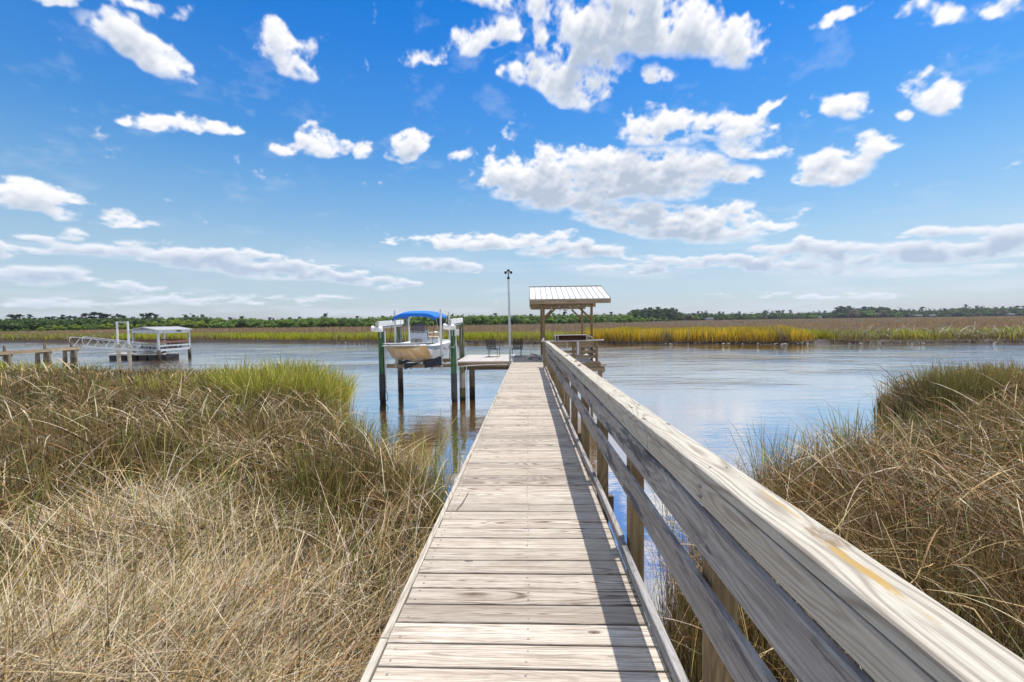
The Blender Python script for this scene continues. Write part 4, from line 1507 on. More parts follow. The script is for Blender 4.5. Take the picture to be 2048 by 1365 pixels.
# ------------------------------------------------------------------ patio chairs
def chair(name, label, cx_, cy_, rz, flip):
    t = thing(name, label, 'chair', (0, 0, 0), 'metal patio chairs on the dock')
    # frame in local coordinates, seat facing -y
    W2 = .27
    for s_ in (-1, 1):
        b = MB()
        x = s_*W2
        b.tube([(x, .30, .02), (x, .02, .018), (x, -.28, .02), (x, -.30, .05), (x, -.27, .36), (x, -.27, .60), (x, -.22, .635), (x, .10, .63), (x, .16, .60)], .012, 6)
        b.build('side_frame', M_black, t)
    b = MB()
    b.tube([(-.24, .0, .03), (-.24, .05, .40)], .011, 6)
    b.tube([(.24, .0, .03), (.24, .05, .40)], .011, 6)
    b.tube([(-.27, .05, .02), (.27, .05, .02)], .011, 6)
    b.tube([(-.27, -.27, .40), (.27, -.27, .40)], .011, 6)
    b.build('stretcher', M_black, t)
    b = MB()
    for k_ in range(7):
        f_ = -.26+.52*k_/6
        b.beam((-.24, f_, .42-.02*sin(k_/6*pi)), (.24, f_, .42-.02*sin(k_/6*pi)), .045, .004)
    for k_ in range(6):
        f_ = -.21+.42*k_/5
        b.beam((f_, -.27, .415), (f_, .24, .41), .045, .004)
    b.tube([(-.24, -.27, .42), (.24, -.27, .42), (.24, .24, .42), (-.24, .24, .42), (-.24, -.27, .42)], .011, 6)
    b.build('seat', M_black, t)
    b = MB()
    # woven strap back, leaning
    top = (.24+.12, .98)
    for k_ in range(6):
        u_ = (k_+.5)/6
        yy, zz = .24+.12*u_, .45+.50*u_
        b.beam((-.23, yy, zz), (.23, yy, zz), .005, .028, up=(0, .24, 1))
    for k_ in range(6):
        f_ = -.195+.39*k_/5
        b.beam((f_, .245, .45), (f_, .36, .95), .026, .004, up=(0, -1, .24))
    b.tube([(-.24, .24, .42), (-.24, .36, .95), (-.20, .375, .98), (.20, .375, .98), (.24, .36, .95), (.24, .24, .42)], .012, 6)
    b.build('backrest', M_black, t)
    t.location = (cx_, cy_, ZP+.003)
    t.scale = (.95, .95, .88)
    t.rotation_euler = (0, 0, rz)
    return t


chair('patio_chair', 'black metal strap chair left of the lamp pole, facing away', -1.72, 21.75, radians(180-14), False)
chair('patio_chair', 'black metal strap chair just right of the lamp pole', -.57, 21.75, radians(180+14), False)

# ------------------------------------------------------------------ lamp pole
t = thing('lamp_pole', 'tall thin galvanised pole with two small floodlights on top', 'lamp post', (-.79, 19.40, ZP))
px_, py_ = -.79, 19.20
b = MB()
b.tube([(px_, py_, ZP-.25), (px_-.01, py_, 3.6), (px_-.03, py_, 5.15)], [.048, .046, .040], 10)
b.build('pole', M_galv, t)
b = MB()
b.tube([(px_-.03, py_, 5.13), (px_-.03, py_, 5.22)], .060, 10)
b.tube([(px_-.03, py_, 5.2), (px_-.03, py_, 5.42)], .022, 8)
b.ball((px_-.03, py_, 5.50), .055, 8, 6)
b.build('coupling', M_black, t)
for s_ in (-1, 1):
    b = MB()
    c_ = Vector((px_-.03+s_*.03, py_-.02, 5.44))
    b.tube([c_, c_+Vector((s_*.05, -.02, -.01)), c_+Vector((s_*.09, -.06, -.045)), c_+Vector((s_*.10, -.07, -.05))], [.022, .035, .065, .060], 10)
    b.build('floodlight', M_black, t)

# ------------------------------------------------------------------ gazebo
gz = thing('gazebo', 'open timber gazebo with a white ribbed metal roof at the boardwalk end', 'gazebo', (1.7, 21.2, 0))
GX0, GX1, GY0, GY1 = .66, 2.70, 19.45, 22.85
RX0, RX1 = .07, 3.42
EY, RY, BY = 18.9, 21.4, 23.9
EZ, RZ = 4.235, 4.94
b = MB()


def slab(b, pts, th, mi=0):
    b.poly(pts, (0, 0, -th), mi=mi)


slab(b, [(RX0, EY, EZ+.03), (RX1, EY, EZ+.03), (RX1, RY, RZ), (RX0, RY, RZ)], .02)
slab(b, [(RX0, BY, EZ+.03), (RX1, BY, EZ+.03), (RX1, RY+.002, RZ), (RX0, RY+.002, RZ)], .02)
gr_ = b.build('roof', M_roof, gz)
b = MB()
nr = 15
for k_ in range(nr):
    x = RX0+.01+(RX1-RX0-.02)*k_/(nr-1)
    sl = Vector((0, RY-EY, RZ-EZ-.03)).normalized()
    b.beam((x, EY-.008, EZ+.034), (x, RY, RZ+.006), .030, .032, up=(0, -sl.z, sl.y))
    b.beam((x, BY+.008, EZ+.034), (x, RY+.004, RZ+.006), .030, .032, up=(0, sl.z, sl.y))
b.build('roof_ribs', M_rib, gr_)
b = MB()
b.beam((RX0-.01, RY, RZ+.016), (RX1+.01, RY, RZ+.016), .14, .022)
b.build('ridge_cap', M_rib, gr_)
b = MB()
b.beam((RX0+.0, EY+.022, EZ-.085), (RX1, EY+.022, EZ-.085), .04, .185, ch=.003)
b.build('fascia', WG, gz)
b = MB()
b.beam((RX0, BY-.022, EZ-.085), (RX1, BY-.022, EZ-.085), .04, .185)
b.build('fascia', WG, gz)
for x in (RX0+.022, RX1-.022):
    for (ya, yb) in ((EY+.045, RY), (BY-.045, RY)):
        b = MB()
        b.beam((x, ya, EZ-.085), (x, yb, RZ-.11), .036, .16)
        b.build('barge_board', WG, gz)
for k_ in range(6):
    x = RX0+.32+(RX1-RX0-.64)*k_/5
    b = MB()
    b.beam((x, EY+.05, EZ-.06), (x, RY, RZ-.09), .04, .13)
    b.beam((x, BY-.05, EZ-.06), (x, RY, RZ-.09), .04, .13)
    b.build('rafter', WG, gz)
for yy in (GY0, GY1):
    b = MB()
    b.beam((RX0+.05, yy, EZ-.23), (RX1-.55, yy, EZ-.23), .09, .17, ch=.003)
    b.build('beam', WG, gz)
for x in (GX0, GX1):
    b = MB()
    b.beam((x, GY0-.45, EZ-.10), (x, GY1+.45, EZ-.10), .09, .13)
    b.build('beam', WG, gz)
for x in (GX0, GX1):
    for yy in (GY0, GY1):
        b = MB()
        b.beam((x, yy, -1.0 if yy == GY1 or x == GX1 else 1.2), (x, yy, EZ-.145), .10, .10, up=(1, 0, 0), ch=.004)
        b.build('post', WP, gz)
        s_ = 1 if x == GX0 else -1
        b = MB()
        b.beam((x+s_*.04, yy, EZ-.82), (x+s_*.52, yy, EZ-.34), .04, .085)
        b.build('brace', WP, gz)
b = MB()
b.beam((GX0-.08, GY0-.5, EZ-.40), (GX0-.08, GY0-.03, EZ-.16), .04, .10)
b.build('brace', WG, gz)
# gazebo floor, rails and palings
b = MB()
y = 18.75
while y < 23.1:
    b.beam((.62, y, ZP-.025), (2.95, y, ZP-.025), .139, .038, ch=.003)
    y += .145
b.build('floor', WGR, gz)
b = MB()
b.beam((.62, 18.65, ZP-.15), (2.95, 18.65, ZP-.15), .04, .2)
b.beam((2.96, 18.65, ZP-.15), (2.96, 23.1, ZP-.15), .04, .2)
b.beam((2.1, 18.60, ZP-.32), (3.12, 18.60, ZP-.32), .08, .14)
b.build('floor_beam', WG, gz)
for (x, yy, zt, zb) in ((2.80, 18.72, 2.50, 1.28), (1.86, 18.74, 2.48, 1.5), (.64, 18.74, 2.52, 1.4), (2.82, 22.95, 2.5, 1.4), (2.25, 22.95, 2.5, 1.4), (2.82, 20.9, 2.5, 1.4)):
    b = MB()
    b.beam((x, yy, zb), (x, yy, zt), .09, .10, up=(1, 0, 0), ch=.003)
    b.build('rail_post', WP, gz)
for (zz, sg) in ((2.44, .0), (2.28, .02), (2.06, -.01), (1.84, .01)):
    b = MB()
    b.beam((.70, 18.80, zz), (2.78, 18.80, zz+sg), .035, .115, seg=6, warp=lambda t: (0, -.02*sin(t*pi)*(1 if zz > 2.3 else -.3)), ch=.003)
    b.build('rail_board', WG, gz)
    b = MB()
    b.beam((2.77, 18.9, zz), (2.77, 22.95, zz), .035, .115, ch=.003)
    b.build('rail_board', WG, gz)
for k_ in range(7):
    b = MB()
    x = 2.22+.088*k_
    b.beam((x, 22.88, ZP-.1), (x, 22.88, 2.42), .06, .02, up=(0, 1, 0))
    b.build('paling', WG, gz)
b = MB()
b.beam((2.90, 18.62, 1.52), (3.18, 18.62, 1.52), .16, .06)
b.beam((3.05, 18.66, 1.46), (3.05, 18.66, 1.20), .09, .09, up=(1, 0, 0))
b.beam((2.97, 18.9, 1.40), (2.97, 18.9, -.9), .16, .16, up=(1, 0, 0))
b.build('outer_support', WG, gz)
b = MB()
b.beam((2.35, 18.55, 1.62), (2.9, 18.62, 1.66), .2, .04)
b.beam((2.45, 18.7, 1.50), (2.8, 18.75, 1.53), .2, .05)
b.build('step', WG, gz)

# counter on the front rail + open box
t = thing('counter', 'long weathered counter board on the gazebo front rail', 'counter', (1.8, 18.7, 2.5))
b = MB()
b.beam((.56, 18.70, 2.515), (3.08, 18.70, 2.545), .30, .035, seg=8, warp=lambda t: (0, -.015*sin(t*pi)), ch=.003)
b.build('counter_top', WGR, t)
b = MB()
b.beam((1.58, 18.54, 2.13), (1.56, 18.54, 2.50), .035, .03, up=(1, 0, 0))
b.beam((2.02, 18.56, 1.95), (2.02, 18.56, 2.50), .09, .04, up=(0, 1, 0))
b.build('bracket', WGR, t)
t = thing('open_box', 'open-fronted wooden box with a pale lid standing on the gazebo counter', 'box', (1.8, 18.8, 2.55))
b = MB()
b.beam((1.06, 18.78, 2.752), (2.42, 18.78, 2.757), .46, .022, ch=.002)
b.build('lid', WGR, t)
b = MB()
b.beam((1.10, 18.80, 2.645), (1.13, 18.80, 2.645), .40, .19, ch=.0)
b.beam((1.20, 18.56, 2.645), (1.225, 18.56, 2.645), .03, .19)
b.build('side_panel', WGR, t)
b = MB()
b.beam((2.37, 18.80, 2.645), (2.40, 18.80, 2.645), .40, .19)
b.build('side_panel', WGR, t)
b = MB()
b.beam((1.13, 18.98, 2.645), (2.37, 18.98, 2.645), .02, .19)
b.build('back_panel', WF, t)
b = MB()
b.beam((1.13, 18.80, 2.558), (2.37, 18.80, 2.558), .36, .02)
b.build('bottom_panel', WF, t)

# hanging lamp and string bulbs under the gazebo roof
t = thing('hanging_lamp', 'black caged lamp with a clear glass jar hanging under the gazebo roof', 'lamp', (1.62, 19.6, 4.1))
b = MB()
b.tube([(1.62, 19.8, 4.16), (1.62, 19.8, 4.08)], .02, 8)
b.tube([(1.62, 19.8, 4.09), (1.62, 19.8, 4.07), (1.62, 19.8, 3.93), (1.62, 19.8, 3.90)], [.03, .10, .115, .10], 12)
b.build('lamp_cap', M_black, t)
b = MB()
b.tube([(1.62, 19.8, 3.90), (1.62, 19.8, 3.84), (1.62, 19.8, 3.78), (1.62, 19.8, 3.74)], [.07, .078, .06, .02], 12)
b.build('glass_jar', M_bulb, t)
b = MB()
for k_ in range(6):
    a_ = k_*pi/3
    b.tube([(1.62+.09*cos(a_), 19.8+.09*sin(a_), 3.91), (1.62+.085*cos(a_), 19.8+.085*sin(a_), 3.80), (1.62+.02*cos(a_), 19.8+.02*sin(a_), 3.72)], .005, 4)
b.build('cage', M_black, t)
t = thing('string_lights', 'string of small bulbs sagging under the gazebo front beam', 'string lights', (1.6, 19.4, 4.0))
b = MB()
pts = [(.75+1.85*q/16, 19.36, 4.02-.05*sin(q/16*pi*4)**2) for q in range(17)]
b.tube(pts, .005, 4)
b.build('wire', M_black, t)
for q in (2, 5, 9, 12, 15):
    b = MB()
    b.tube([pts[q], (pts[q][0], pts[q][1], pts[q][2]-.03)], .014, 6)
    b.ball((pts[q][0], pts[q][1], pts[q][2]-.055), .026, 8, 6)
    b.build('bulb', M_bulb, t)
for k_, x in enumerate((1.36, 1.88)):
    b = MB()
    b.tube([(x, 19.36, 4.0), (x, 19.36, 3.82)], .004, 4)
    b.ball((x, 19.36, 3.80), (.016, .016, .035), 8, 6)
    b.build('hanging_bulb', M_black, t)

# small things on the dock
b = MB()
b.beam((.12, 22.6, ZP+.06), (.42, 22.2, ZP+.02), .10, .035, ch=.003)
tag(b.build('loose_plank', WF), 'short brown plank end lying on the dock by the gazebo post', 'plank')
b = MB()
pts = []
for q in range(40):
    a_ = q*.42
    pts.append((.28+(.20+.003*q)*cos(a_), 20.3+(.55+.004*q)*sin(a_), zd(20.3)+.012+.0004*q))
b.tube(pts, .010, 5)
tag(b.build('hose_coil', M_rope), 'dark hose loosely coiled on the shaded boards before the gazebo', 'hose')
b = MB()
for q in range(5):
    b.ball((.58+random.uniform(-.03, .04), 18.62+random.uniform(-.02, .02), 2.60-.035*q+random.uniform(-.01, .01)), (.042, .03, .035), 9, 6)
o = b.build('white_rag', M_white)
tag(o, 'white rag bundled on the gazebo corner post', 'rag')
b = MB()
for q in range(9):
    a_ = q/8*pi
    b.tube([(2.45+.22*cos(a_), 19.0, 2.60+.10*sin(a_)), (2.45+.22*cos(a_+.39), 19.0, 2.60+.10*sin(a_+.39))], .02, 6)
tag(b.build('pale_hose', M_white), 'pale hose looped on the counter right of the open box', 'hose')

# ------------------------------------------------------------------ boat lift
bl = thing('boat_lift', 'four-pile boat lift with green piles, white beams and motors holding the skiff', 'boat lift', (-4.7, 20.4, 0))
for (x, yy, zt, m_, r_) in ((-6.17, 18.75, 2.98, M_pgreen, .118), (-3.13, 18.75, 3.05, M_pgreen, .120), (-6.42, 22.3, 3.28, M_pback, .13), (-3.30, 22.3, 3.25, M_pback, .13)):
    b = MB()
    b.tube([(x+.02, yy, -1.1), (x, yy, 1.2), (x-.01, yy, zt)], [r_*1.05, r_, r_*.97], 16)
    b.build('piling', m_, bl)
    if yy < 19:
        b = MB()
        b.tube([(x, yy-.0, .12), (x, yy, 1.18)], r_+.012, 16, cap=False)
        b.build('pile_sleeve', M_pgreen, bl)
for (x, za) in ((-6.22, 3.30), (-3.22, 3.36)):
    b = MB()
    b.beam((x, 18.55, za), (x-.1, 22.55, za+.08), .10, .22, ch=.004)
    b.build('top_beam', M_white, bl)
    b = MB()
    b.beam((x-.0, 18.40, za), (x, 18.55, za), .12, .20)
    b.build('beam_end', WGR, bl)
    b = MB()
    b.tube([(x, 18.7, za-.17), (x-.1, 22.4, za-.10)], .03, 8)
    b.build('winder_shaft', M_galv, bl)
for (x, s_) in ((-6.22, -1), (-3.22, -1)):
    b = MB()
    zc = 3.10 if x < -5 else 3.16
    b.tube([(x-.22, 18.52, zc), (x-.20, 18.52, zc), (x+.14, 18.52, zc), (x+.18, 18.52, zc)], [.08, .105, .105, .07], 14)
    b.box((x+.02, 18.56, zc-.02), (.30, .16, .22), ch=.01)
    mo_ = b.build('motor', M_white, bl)
    b = MB()
    b.tube([(x-.26, 18.52, zc+.01), (x-.19, 18.52, zc+.01)], [.12, .135], 16)
    b.build('gear_plate', M_white, mo_)
    b = MB()
    b.beam((x+.08, 18.60, zc-.38), (x+.08, 18.60, zc-.08), .02, .14, up=(0, 1, 0))
    b.build('bracket', M_galv, bl)
b = MB()
b.beam((-3.02, 18.60, 2.78), (-3.02, 18.60, 3.22), .05, .05, up=(0, 1, 0), ch=.003)
b.build('bracket', M_white, bl)
# lower cradle
for (yy, zc) in ((19.05, 1.50), (22.1, 1.46)):
    b = MB()
    b.beam((-6.05, yy, zc), (-3.26, yy, zc), .10, .14, ch=.004)
    b.beam((-6.05, yy, zc+.072), (-3.26, yy, zc+.072), .14, .012)
    b.build('cradle_beam', WG, bl)
    for x in (-6.0, -3.34):
        b = MB()
        b.tube([(x, yy, zc+.06), (x-.12 if x < -5 else x+.08, yy, 3.15)], .009, 5)
        b.build('lift_cable', M_galv, bl)
    for k_, x in enumerate((-5.55, -5.0, -4.1)):
        b = MB()
        b.box((x, yy-.06, zc-.02), (.07, .03, .22), ch=.003)
        b.build('clamp', WG, bl)
for x in (-5.35, -4.35):
    b = MB()
    b.beam((x, 18.6, 1.66), (x, 22.6, 1.66), .10, .12)
    b.build('bunk', M_dark, bl)
for (xa, xb) in ((-5.30, -4.75), (-4.60, -3.70)):
    b = MB()
    if xa < -5:
        pts = [(-5.15, 18.50, 1.40), (-5.15, 18.50, 1.66), (-4.40, 18.5, 1.70)]
    else:
        pts = [(-4.33, 18.6, 1.44), (-4.33, 18.6, 1.62), (-3.62, 18.6, 1.92), (-3.62, 18.6, 1.56), (-3.75, 18.6, 1.56)]
    b.poly(pts, (0, .06, 0))
    b.build('bunk_pad', M_dark, bl)
for (x, yy, zb, zt) in ((-5.66, 19.05, 1.56, 3.86), (-3.68, 18.95, 1.50, 3.90), (-5.97, 22.45, 1.5, 3.60), (-3.93, 22.4, 1.5, 3.86)):
    b = MB()
    b.tube([(x, yy, zb), (x-.005, yy, zt)], .042, 12)
    gp_ = b.build('guide_post', M_pvc, bl)
    b = MB()
    b.box((x, yy-.01, zb-.02), (.10, .10, .16), ch=.004)
    b.build('guide_foot', WGR, gp_)
b = MB()
b.tube([(-6.04, 18.62, 3.0), (-6.03, 18.62, 1.2), (-6.0, 18.62, .55), (-5.90, 18.62, .30), (-5.93, 18.62, .12), (-6.0, 18.62, .05)], .014, 6)
b.build('cable', M_rope, bl)
b = MB()
b.tube([(-5.98, 18.66, 3.0), (-5.98, 18.66, .6)], .022, 6)
b.build('conduit', M_pvc, bl)
b = MB()
b.tube([(-3.0, 18.62, 2.8), (-2.97, 18.62, 1.6), (-2.95, 18.62, 1.5)], .02, 6)
b.tube([(-3.25, 18.62, 2.35), (-3.12, 18.60, 2.28), (-3.02, 18.62, 2.42), (-3.0, 18.62, 2.7)], .010, 5)
b.build('conduit', M_pvc, bl)
t = thing('control_box', 'small grey electrical box fixed to the right front green pile', 'electrical box', (-2.93, 18.6, 2.95))
b = MB()
b.box((-2.93, 18.58, 2.92), (.13, .10, .25), ch=.008)
b.build('box_body', M_pvc, t)
b = MB()
b.box((-2.93, 18.522, 2.92), (.09, .012, .19), ch=.003)
b.build('box_cover', M_white, t)

# ------------------------------------------------------------------ the skiff
bt = thing('boat', 'white and tan center-console skiff with a blue canopy sitting on the lift', 'boat', (-4.87, 20.1, 1.75))
XC = -4.87
YB, YS = 17.35, 22.75
NSt = 30


def hull_section(t):
    """returns profile points (half), outer hull: keel .. chine .. side .. sheer"""
    y_ = YB+(YS-YB)*t
    bs = min(1.0, .74+.26*sin(min(t/.24, 1)*pi/2))*1.02            # half beam at the sheer
    rise = max(0, 1-t/.34)
    zb = 1.745+.56*rise**1.9                                        # bottom
    bc = bs*(.80-.14*rise)                                          # chine half beam
    zc = zb+.055+.015*rise
    zs = 2.40+.085*rise**1.5
    if zc > zs-.05:
        zc = zs-.05
    yoff = 0
    kz = zb-.03*(1-rise)
    return y_, [(0, kz), (bc*.30, zb), (bc*.38, zb+.03), (bc*.70, zb+.02), (bc, zc), (bc+(bs-bc)*.28, zc+(zs-zc)*.30), (bc+(bs-bc)*.62, zc+(zs-zc)*.62), (bs, zs-.05)]


ts = [0, .006, .02]+list(np.linspace(.035, .45, 30))+list(np.linspace(.48, 1, 14))
b = MB()
rows, vs, lv = [], [], []
SUBD = 4
for t_ in ts:
    y_, pr_ = hull_section(t_)
    half_, lvl_ = [], []
    for i in range(len(pr_)-1):
        for q in range(SUBD):
            u_ = q/SUBD
            half_.append((pr_[i][0]*(1-u_)+pr_[i+1][0]*u_, pr_[i][1]*(1-u_)+pr_[i+1][1]*u_))
            lvl_.append(i+u_)
    half_.append(pr_[-1])
    lvl_.append(len(pr_)-1)
    full_ = [(-x, z) for (x, z) in half_[::-1]]+half_[1:]
    lv = lvl_[::-1]+lvl_[1:]
    row = []
    for (x, z) in full_:
        bow = .34*(1-min(t_/.12, 1))*min(abs(x)/1.0, 1)**2.2
        row.append(len(vs))
        vs.append((XC+x, y_+bow, z))
    rows.append(row)
fs, mis = [], []
nc = len(rows[0])
for i in range(len(rows)-1):
    tt = (ts[i]+ts[i+1])/2
    for j in range(nc-1):
        fs.append([rows[i][j], rows[i][j+1], rows[i+1][j+1], rows[i+1][j]])
        lvl = (lv[j]+lv[j+1])/2          # 0 keel .. 4 chine .. 7 sheer
        lim = .055+.26*((7-lvl)/3.0)**1.3
        if lvl < 4 or tt < lim:
            mis.append(0)
        else:
            mis.append(2 if lvl > 5.9+1.2*max(0, tt-.35) and tt < .62 else 1)
b.add(vs, fs, sm=True)
b.mi = mis
b.add([vs[i] for i in rows[-1]], [list(range(nc))], mi=1)
b.add([vs[i] for i in rows[0]], [list(range(nc))[::-1]], mi=0)
b.build('hull', [M_tan, M_gel, M_band], bt)
# gunwale lip, deck and inner liner
b = MB()
outer, inner = [], []
for t_ in ts:
    y_, pr_ = hull_section(t_)
    outer.append((pr_[-1][0]+.035, y_+.34*(1-min(t_/.12, 1))*(pr_[-1][0])**2.2-(.07 if t_ < .01 else 0), pr_[-1][1]))
for s_ in (-1, 1):
    vs, fs = [], []
    for (x, y_, z) in outer:
        iw = max(x-.24, .05)
        dp_ = .02 if y_ < YB+1.3 else .28
        vs += [(XC+s_*x, y_, z+.0), (XC+s_*(x+.004), y_, z+.045), (XC+s_*(x-.02), y_, z+.068), (XC+s_*iw, y_, z+.072), (XC+s_*(iw-.02), y_+.001, z-dp_)]
    for i in range(len(outer)-1):
        for j in range(4):
            a_ = i*5+j
            fs.append([a_, a_+1, a_+6, a_+5])
    b.add(vs, fs, sm=False)
# bow cap across + fore deck + cockpit sole
y0 = outer[0][1]
vs = [(XC-.66, YB-.06+.30, 2.50), (XC-.45, YB-.07+.07, 2.50), (XC, YB-.08, 2.505), (XC+.45, YB-.07+.07, 2.50), (XC+.66, YB-.06+.30, 2.50)]
b.add(vs+[(x, y_, z-.065) for (x, y_, z) in vs], [[i, i+1, i+6, i+5] for i in range(4)])
b.add([(XC-.95, YB+.35, 2.535), (XC-.62, YB+.1, 2.54), (XC, YB-.08, 2.545), (XC+.62, YB+.1, 2.54), (XC+.95, YB+.35, 2.535), (XC+.98, YB+1.35, 2.50), (XC-.98, YB+1.35, 2.50)], [[0, 1, 2, 3, 4, 5, 6]])
b.add([(XC-.98, YB+1.35, 2.50), (XC+.98, YB+1.35, 2.50), (XC+.9, YB+1.36, 2.12), (XC-.9, YB+1.36, 2.12)], [[0, 1, 2, 3]])
b.add([(XC-.9, YB+1.36, 2.12), (XC+.9, YB+1.36, 2.12), (XC+.9, YS-.1, 2.10), (XC-.9, YS-.1, 2.10)], [[0, 1, 2, 3]])
b.box((XC, YS-.06, 2.30), (1.9, .10, .34), ch=.01)
b.build('deck', M_gel, bt)
# rub strip at the bow
b = MB()
pts = []
for (x, y_, z) in outer[::-1]:
    pts.append((XC-x-.012, y_, z+.025))
for (x, y_, z) in outer:
    pts.append((XC+x+.012, y_, z+.025))
b.tube(pts, .022, 6)
b.build('rub_rail', M_gel, bt)
# decals on the starboard (right) side as seen from the pier
b = MB()
for (ya, yb, za, zb_) in ((20.2, 21.6, 2.12, 2.02), (20.35, 21.65, 2.17, 2.05)):
    pts = []
    for q in range(9):
        u_ = q/8
        pts.append((XC+.945+.035*u_*0+.006, ya+(yb-ya)*u_, za+(zb_-za)*u_+.03*sin(u_*pi)))
    for p_, q_ in zip(pts[:-1], pts[1:]):
        b.beam(p_, q_, .006, .022*(1-abs(.5-pts.index(p_)/8)))
b.build('swoosh_decal', M_decal, bt)
b = MB()
for (ya, yb, z) in ((22.1, 22.45, 2.24), (22.05, 22.4, 2.18), (22.12, 22.5, 2.12)):
    b.beam((XC+1.0, ya, z), (XC+1.0, yb, z), .006, .03)
b.build('emblem_decal', M_decal, bt)
b = MB()
for q in range(6):
    b.beam((XC+1.012, 19.6+q*.11, 2.315), (XC+1.012, 19.67+q*.11, 2.315), .006, .05)
b.build('registration_marks', M_red if False else M_decal, bt)
# console
b = MB()
cy = 20.1
XK = XC-.07
pts = [(XK-.36, cy, 2.12), (XK+.36, cy, 2.12), (XK+.34, cy+.05, 2.86), (XK-.34, cy+.05, 2.86)]
prof = [(cy-.02, 2.12), (cy+.02, 2.86), (cy+.16, 2.98), (cy+.46, 3.0), (cy+.55, 2.7), (cy+.55, 2.12)]
b.poly([(XK-.36, y_, z) for (y_, z) in prof], (.72, 0, 0))
cns = b.build('console', M_gel, bt)
b = MB()
b.beam((XK-.33, cy+.06, 2.91), (XK+.33, cy+.06, 2.91), .04, .12, up=(0, -.6, 1))
b.build('dash_panel', M_beige, cns)
b = MB()
for x in (-.22, 0, .22):
    b.ball((XK+x, cy+.025, 2.91), (.028, .02, .028), 8, 6)
b.build('gauge', M_black, cns)
b = MB()
rp = []
for q in range(24):
    a_ = q/24*2*pi
    cxx, czz = cos(a_), sin(a_)
    rp.append((XK-.06+.24*math.copysign(abs(cxx)**.45, cxx), cy-.035, 2.50+.115*math.copysign(abs(czz)**.45, czz)))
b.poly(rp, (0, .03, 0))
b.build('console_cushion', M_beige, cns)
b = MB()
b.box((XK-.06, cy-.042, 2.50), (.14, .012, .20), ch=.004)
b.build('cushion_stripe', M_greyv, cns)
b = MB()
b.tube([(p_[0]*1.0, cy-.04, p_[2]) for p_ in rp+rp[:1]], .010, 5)
b.build('cushion_piping', M_greyv, cns)
ws = [(XK-.30, cy+.08, 2.97), (XK+.30, cy+.08, 2.97), (XK+.27, cy+.22, 3.26), (XK+.24, cy+.24, 3.29), (XK-.24, cy+.24, 3.29), (XK-.27, cy+.22, 3.26)]
b = MB()
b.poly(ws, (0, .008, 0))
b.build('windshield', M_glass, cns)
b = MB()
b.tube([(XK-.36, cy+.20, 2.5), (XK-.345, cy+.22, 3.0), (XK-.33, cy+.24, 3.27), (XK-.27, cy+.26, 3.335), (XK+.27, cy+.26, 3.335), (XK+.33, cy+.24, 3.27), (XK+.36, cy+.22, 2.98), (XK+.42, cy+.20, 2.55)], .016, 8)
b.build('grab_rail', M_black, cns)
b = MB()
b.tube([(XK+.42, cy+.62, 2.80), (XK+.18, cy+.62, 2.80)], .02, 6)
ring = [(XK+.05+.17*cos(q*pi/8), cy+.62, 2.84+.17*sin(q*pi/8)) for q in range(17)]
b.tube(ring, .012, 5)
b.build('steering_wheel', M_black, cns)
# seat
b = MB()
b.box((XC+.36, 21.15, 2.35), (.62, .42, .50), ch=.03)
sb_ = b.build('seat_box', M_gel, bt)
b = MB()
b.box((XC+.36, 21.15, 2.64), (.60, .42, .10), ch=.03)
b.box((XC+.40, 21.36, 2.72), (.55, .10, .34), ch=.03)
b.build('seat_cushion', M_beige, sb_)
# outboard
b = MB()
EX = XC+.12
b.tube([(EX, 22.98, 2.36), (EX, 22.98, 2.40), (EX, 22.98, 2.62), (EX, 23.0, 2.80), (EX, 23.02, 2.88)], [.15, .19, .22, .18, .06], 16)
b.build('outboard_cowling', M_gel, bt)
b = MB()
b.tube([(EX, 22.98, 2.36), (EX, 22.98, 1.75)], [.10, .07], 10)
b.beam((EX, 22.75, 1.78), (EX, 23.25, 1.78), .22, .02)
b.poly([(EX-.01, 22.9, 1.75), (EX-.01, 23.1, 1.75), (EX-.01, 23.0, 1.5)], (.02, 0, 0))
b.tube([(EX, 22.8, 1.62), (EX, 23.2, 1.62)], [.04, .06], 10)
b.box((EX, 22.82, 2.30), (.25, .12, .30), ch=.02)
b.build('outboard_leg', M_black, bt)
# bimini canopy
b = MB()
nx, ny = 17, 7
cyA, cyB = 18.75, 20.85


def bim(u, v):
    x = -4.76+(u-.5)*1.80
    arch = 1-(abs(2*u-1))**4.2
    lon = sin(min(v/.35, 1)*pi/2)
    z = 3.56+.17*arch+.12*lon*(.35+.65*arch)-.03*(v > .6)*(v-.6)*2
    return (x+.10*v, cyA+(cyB-cyA)*v, z)


vs = [bim(i/(nx-1), j/(ny-1)) for i in range(nx) for j in range(ny)]
vs2 = [(x, y_, z-.012) for (x, y_, z) in vs]
fs = grid_faces(nx, ny).tolist()
b.add(vs, fs, sm=True)
b.add(vs2, [f[::-1] for f in fs], sm=True)
val = []
for i in range(nx):
    x, y_, z = vs[i*ny]
    val += [(x, y_, z), (x, y_-.012, z-.13-.02*abs(2*i/(nx-1)-1))]
b.add(val, [[2*i, 2*i+2, 2*i+3, 2*i+1] for i in range(nx-1)], sm=True)
for iu in (0, nx-1):
    val = []
    for j in range(ny):
        x, y_, z = vs[iu*ny+j]
        val += [(x, y_, z), (x, y_, z-.06)]
    b.add(val, [[2*j, 2*j+2, 2*j+3, 2*j+1] for j in range(ny-1)], sm=True)
cnp = b.build('canopy', M_blue, bt, recalc=False)
b = MB()
for (v_, yb_) in ((.03, 20.0), (.5, 20.25), (.97, 20.4)):
    pts = [bim(q/16, v_) for q in range(17)]
    pts = [(XC-.93, yb_, 2.47)]+[(p_[0], p_[1], p_[2]-.02) for p_ in pts]+[(XC+.95, yb_, 2.47)]
    b.tube(pts, .013, 6)
b.build('canopy_frame', M_alu, cnp)
b = MB()
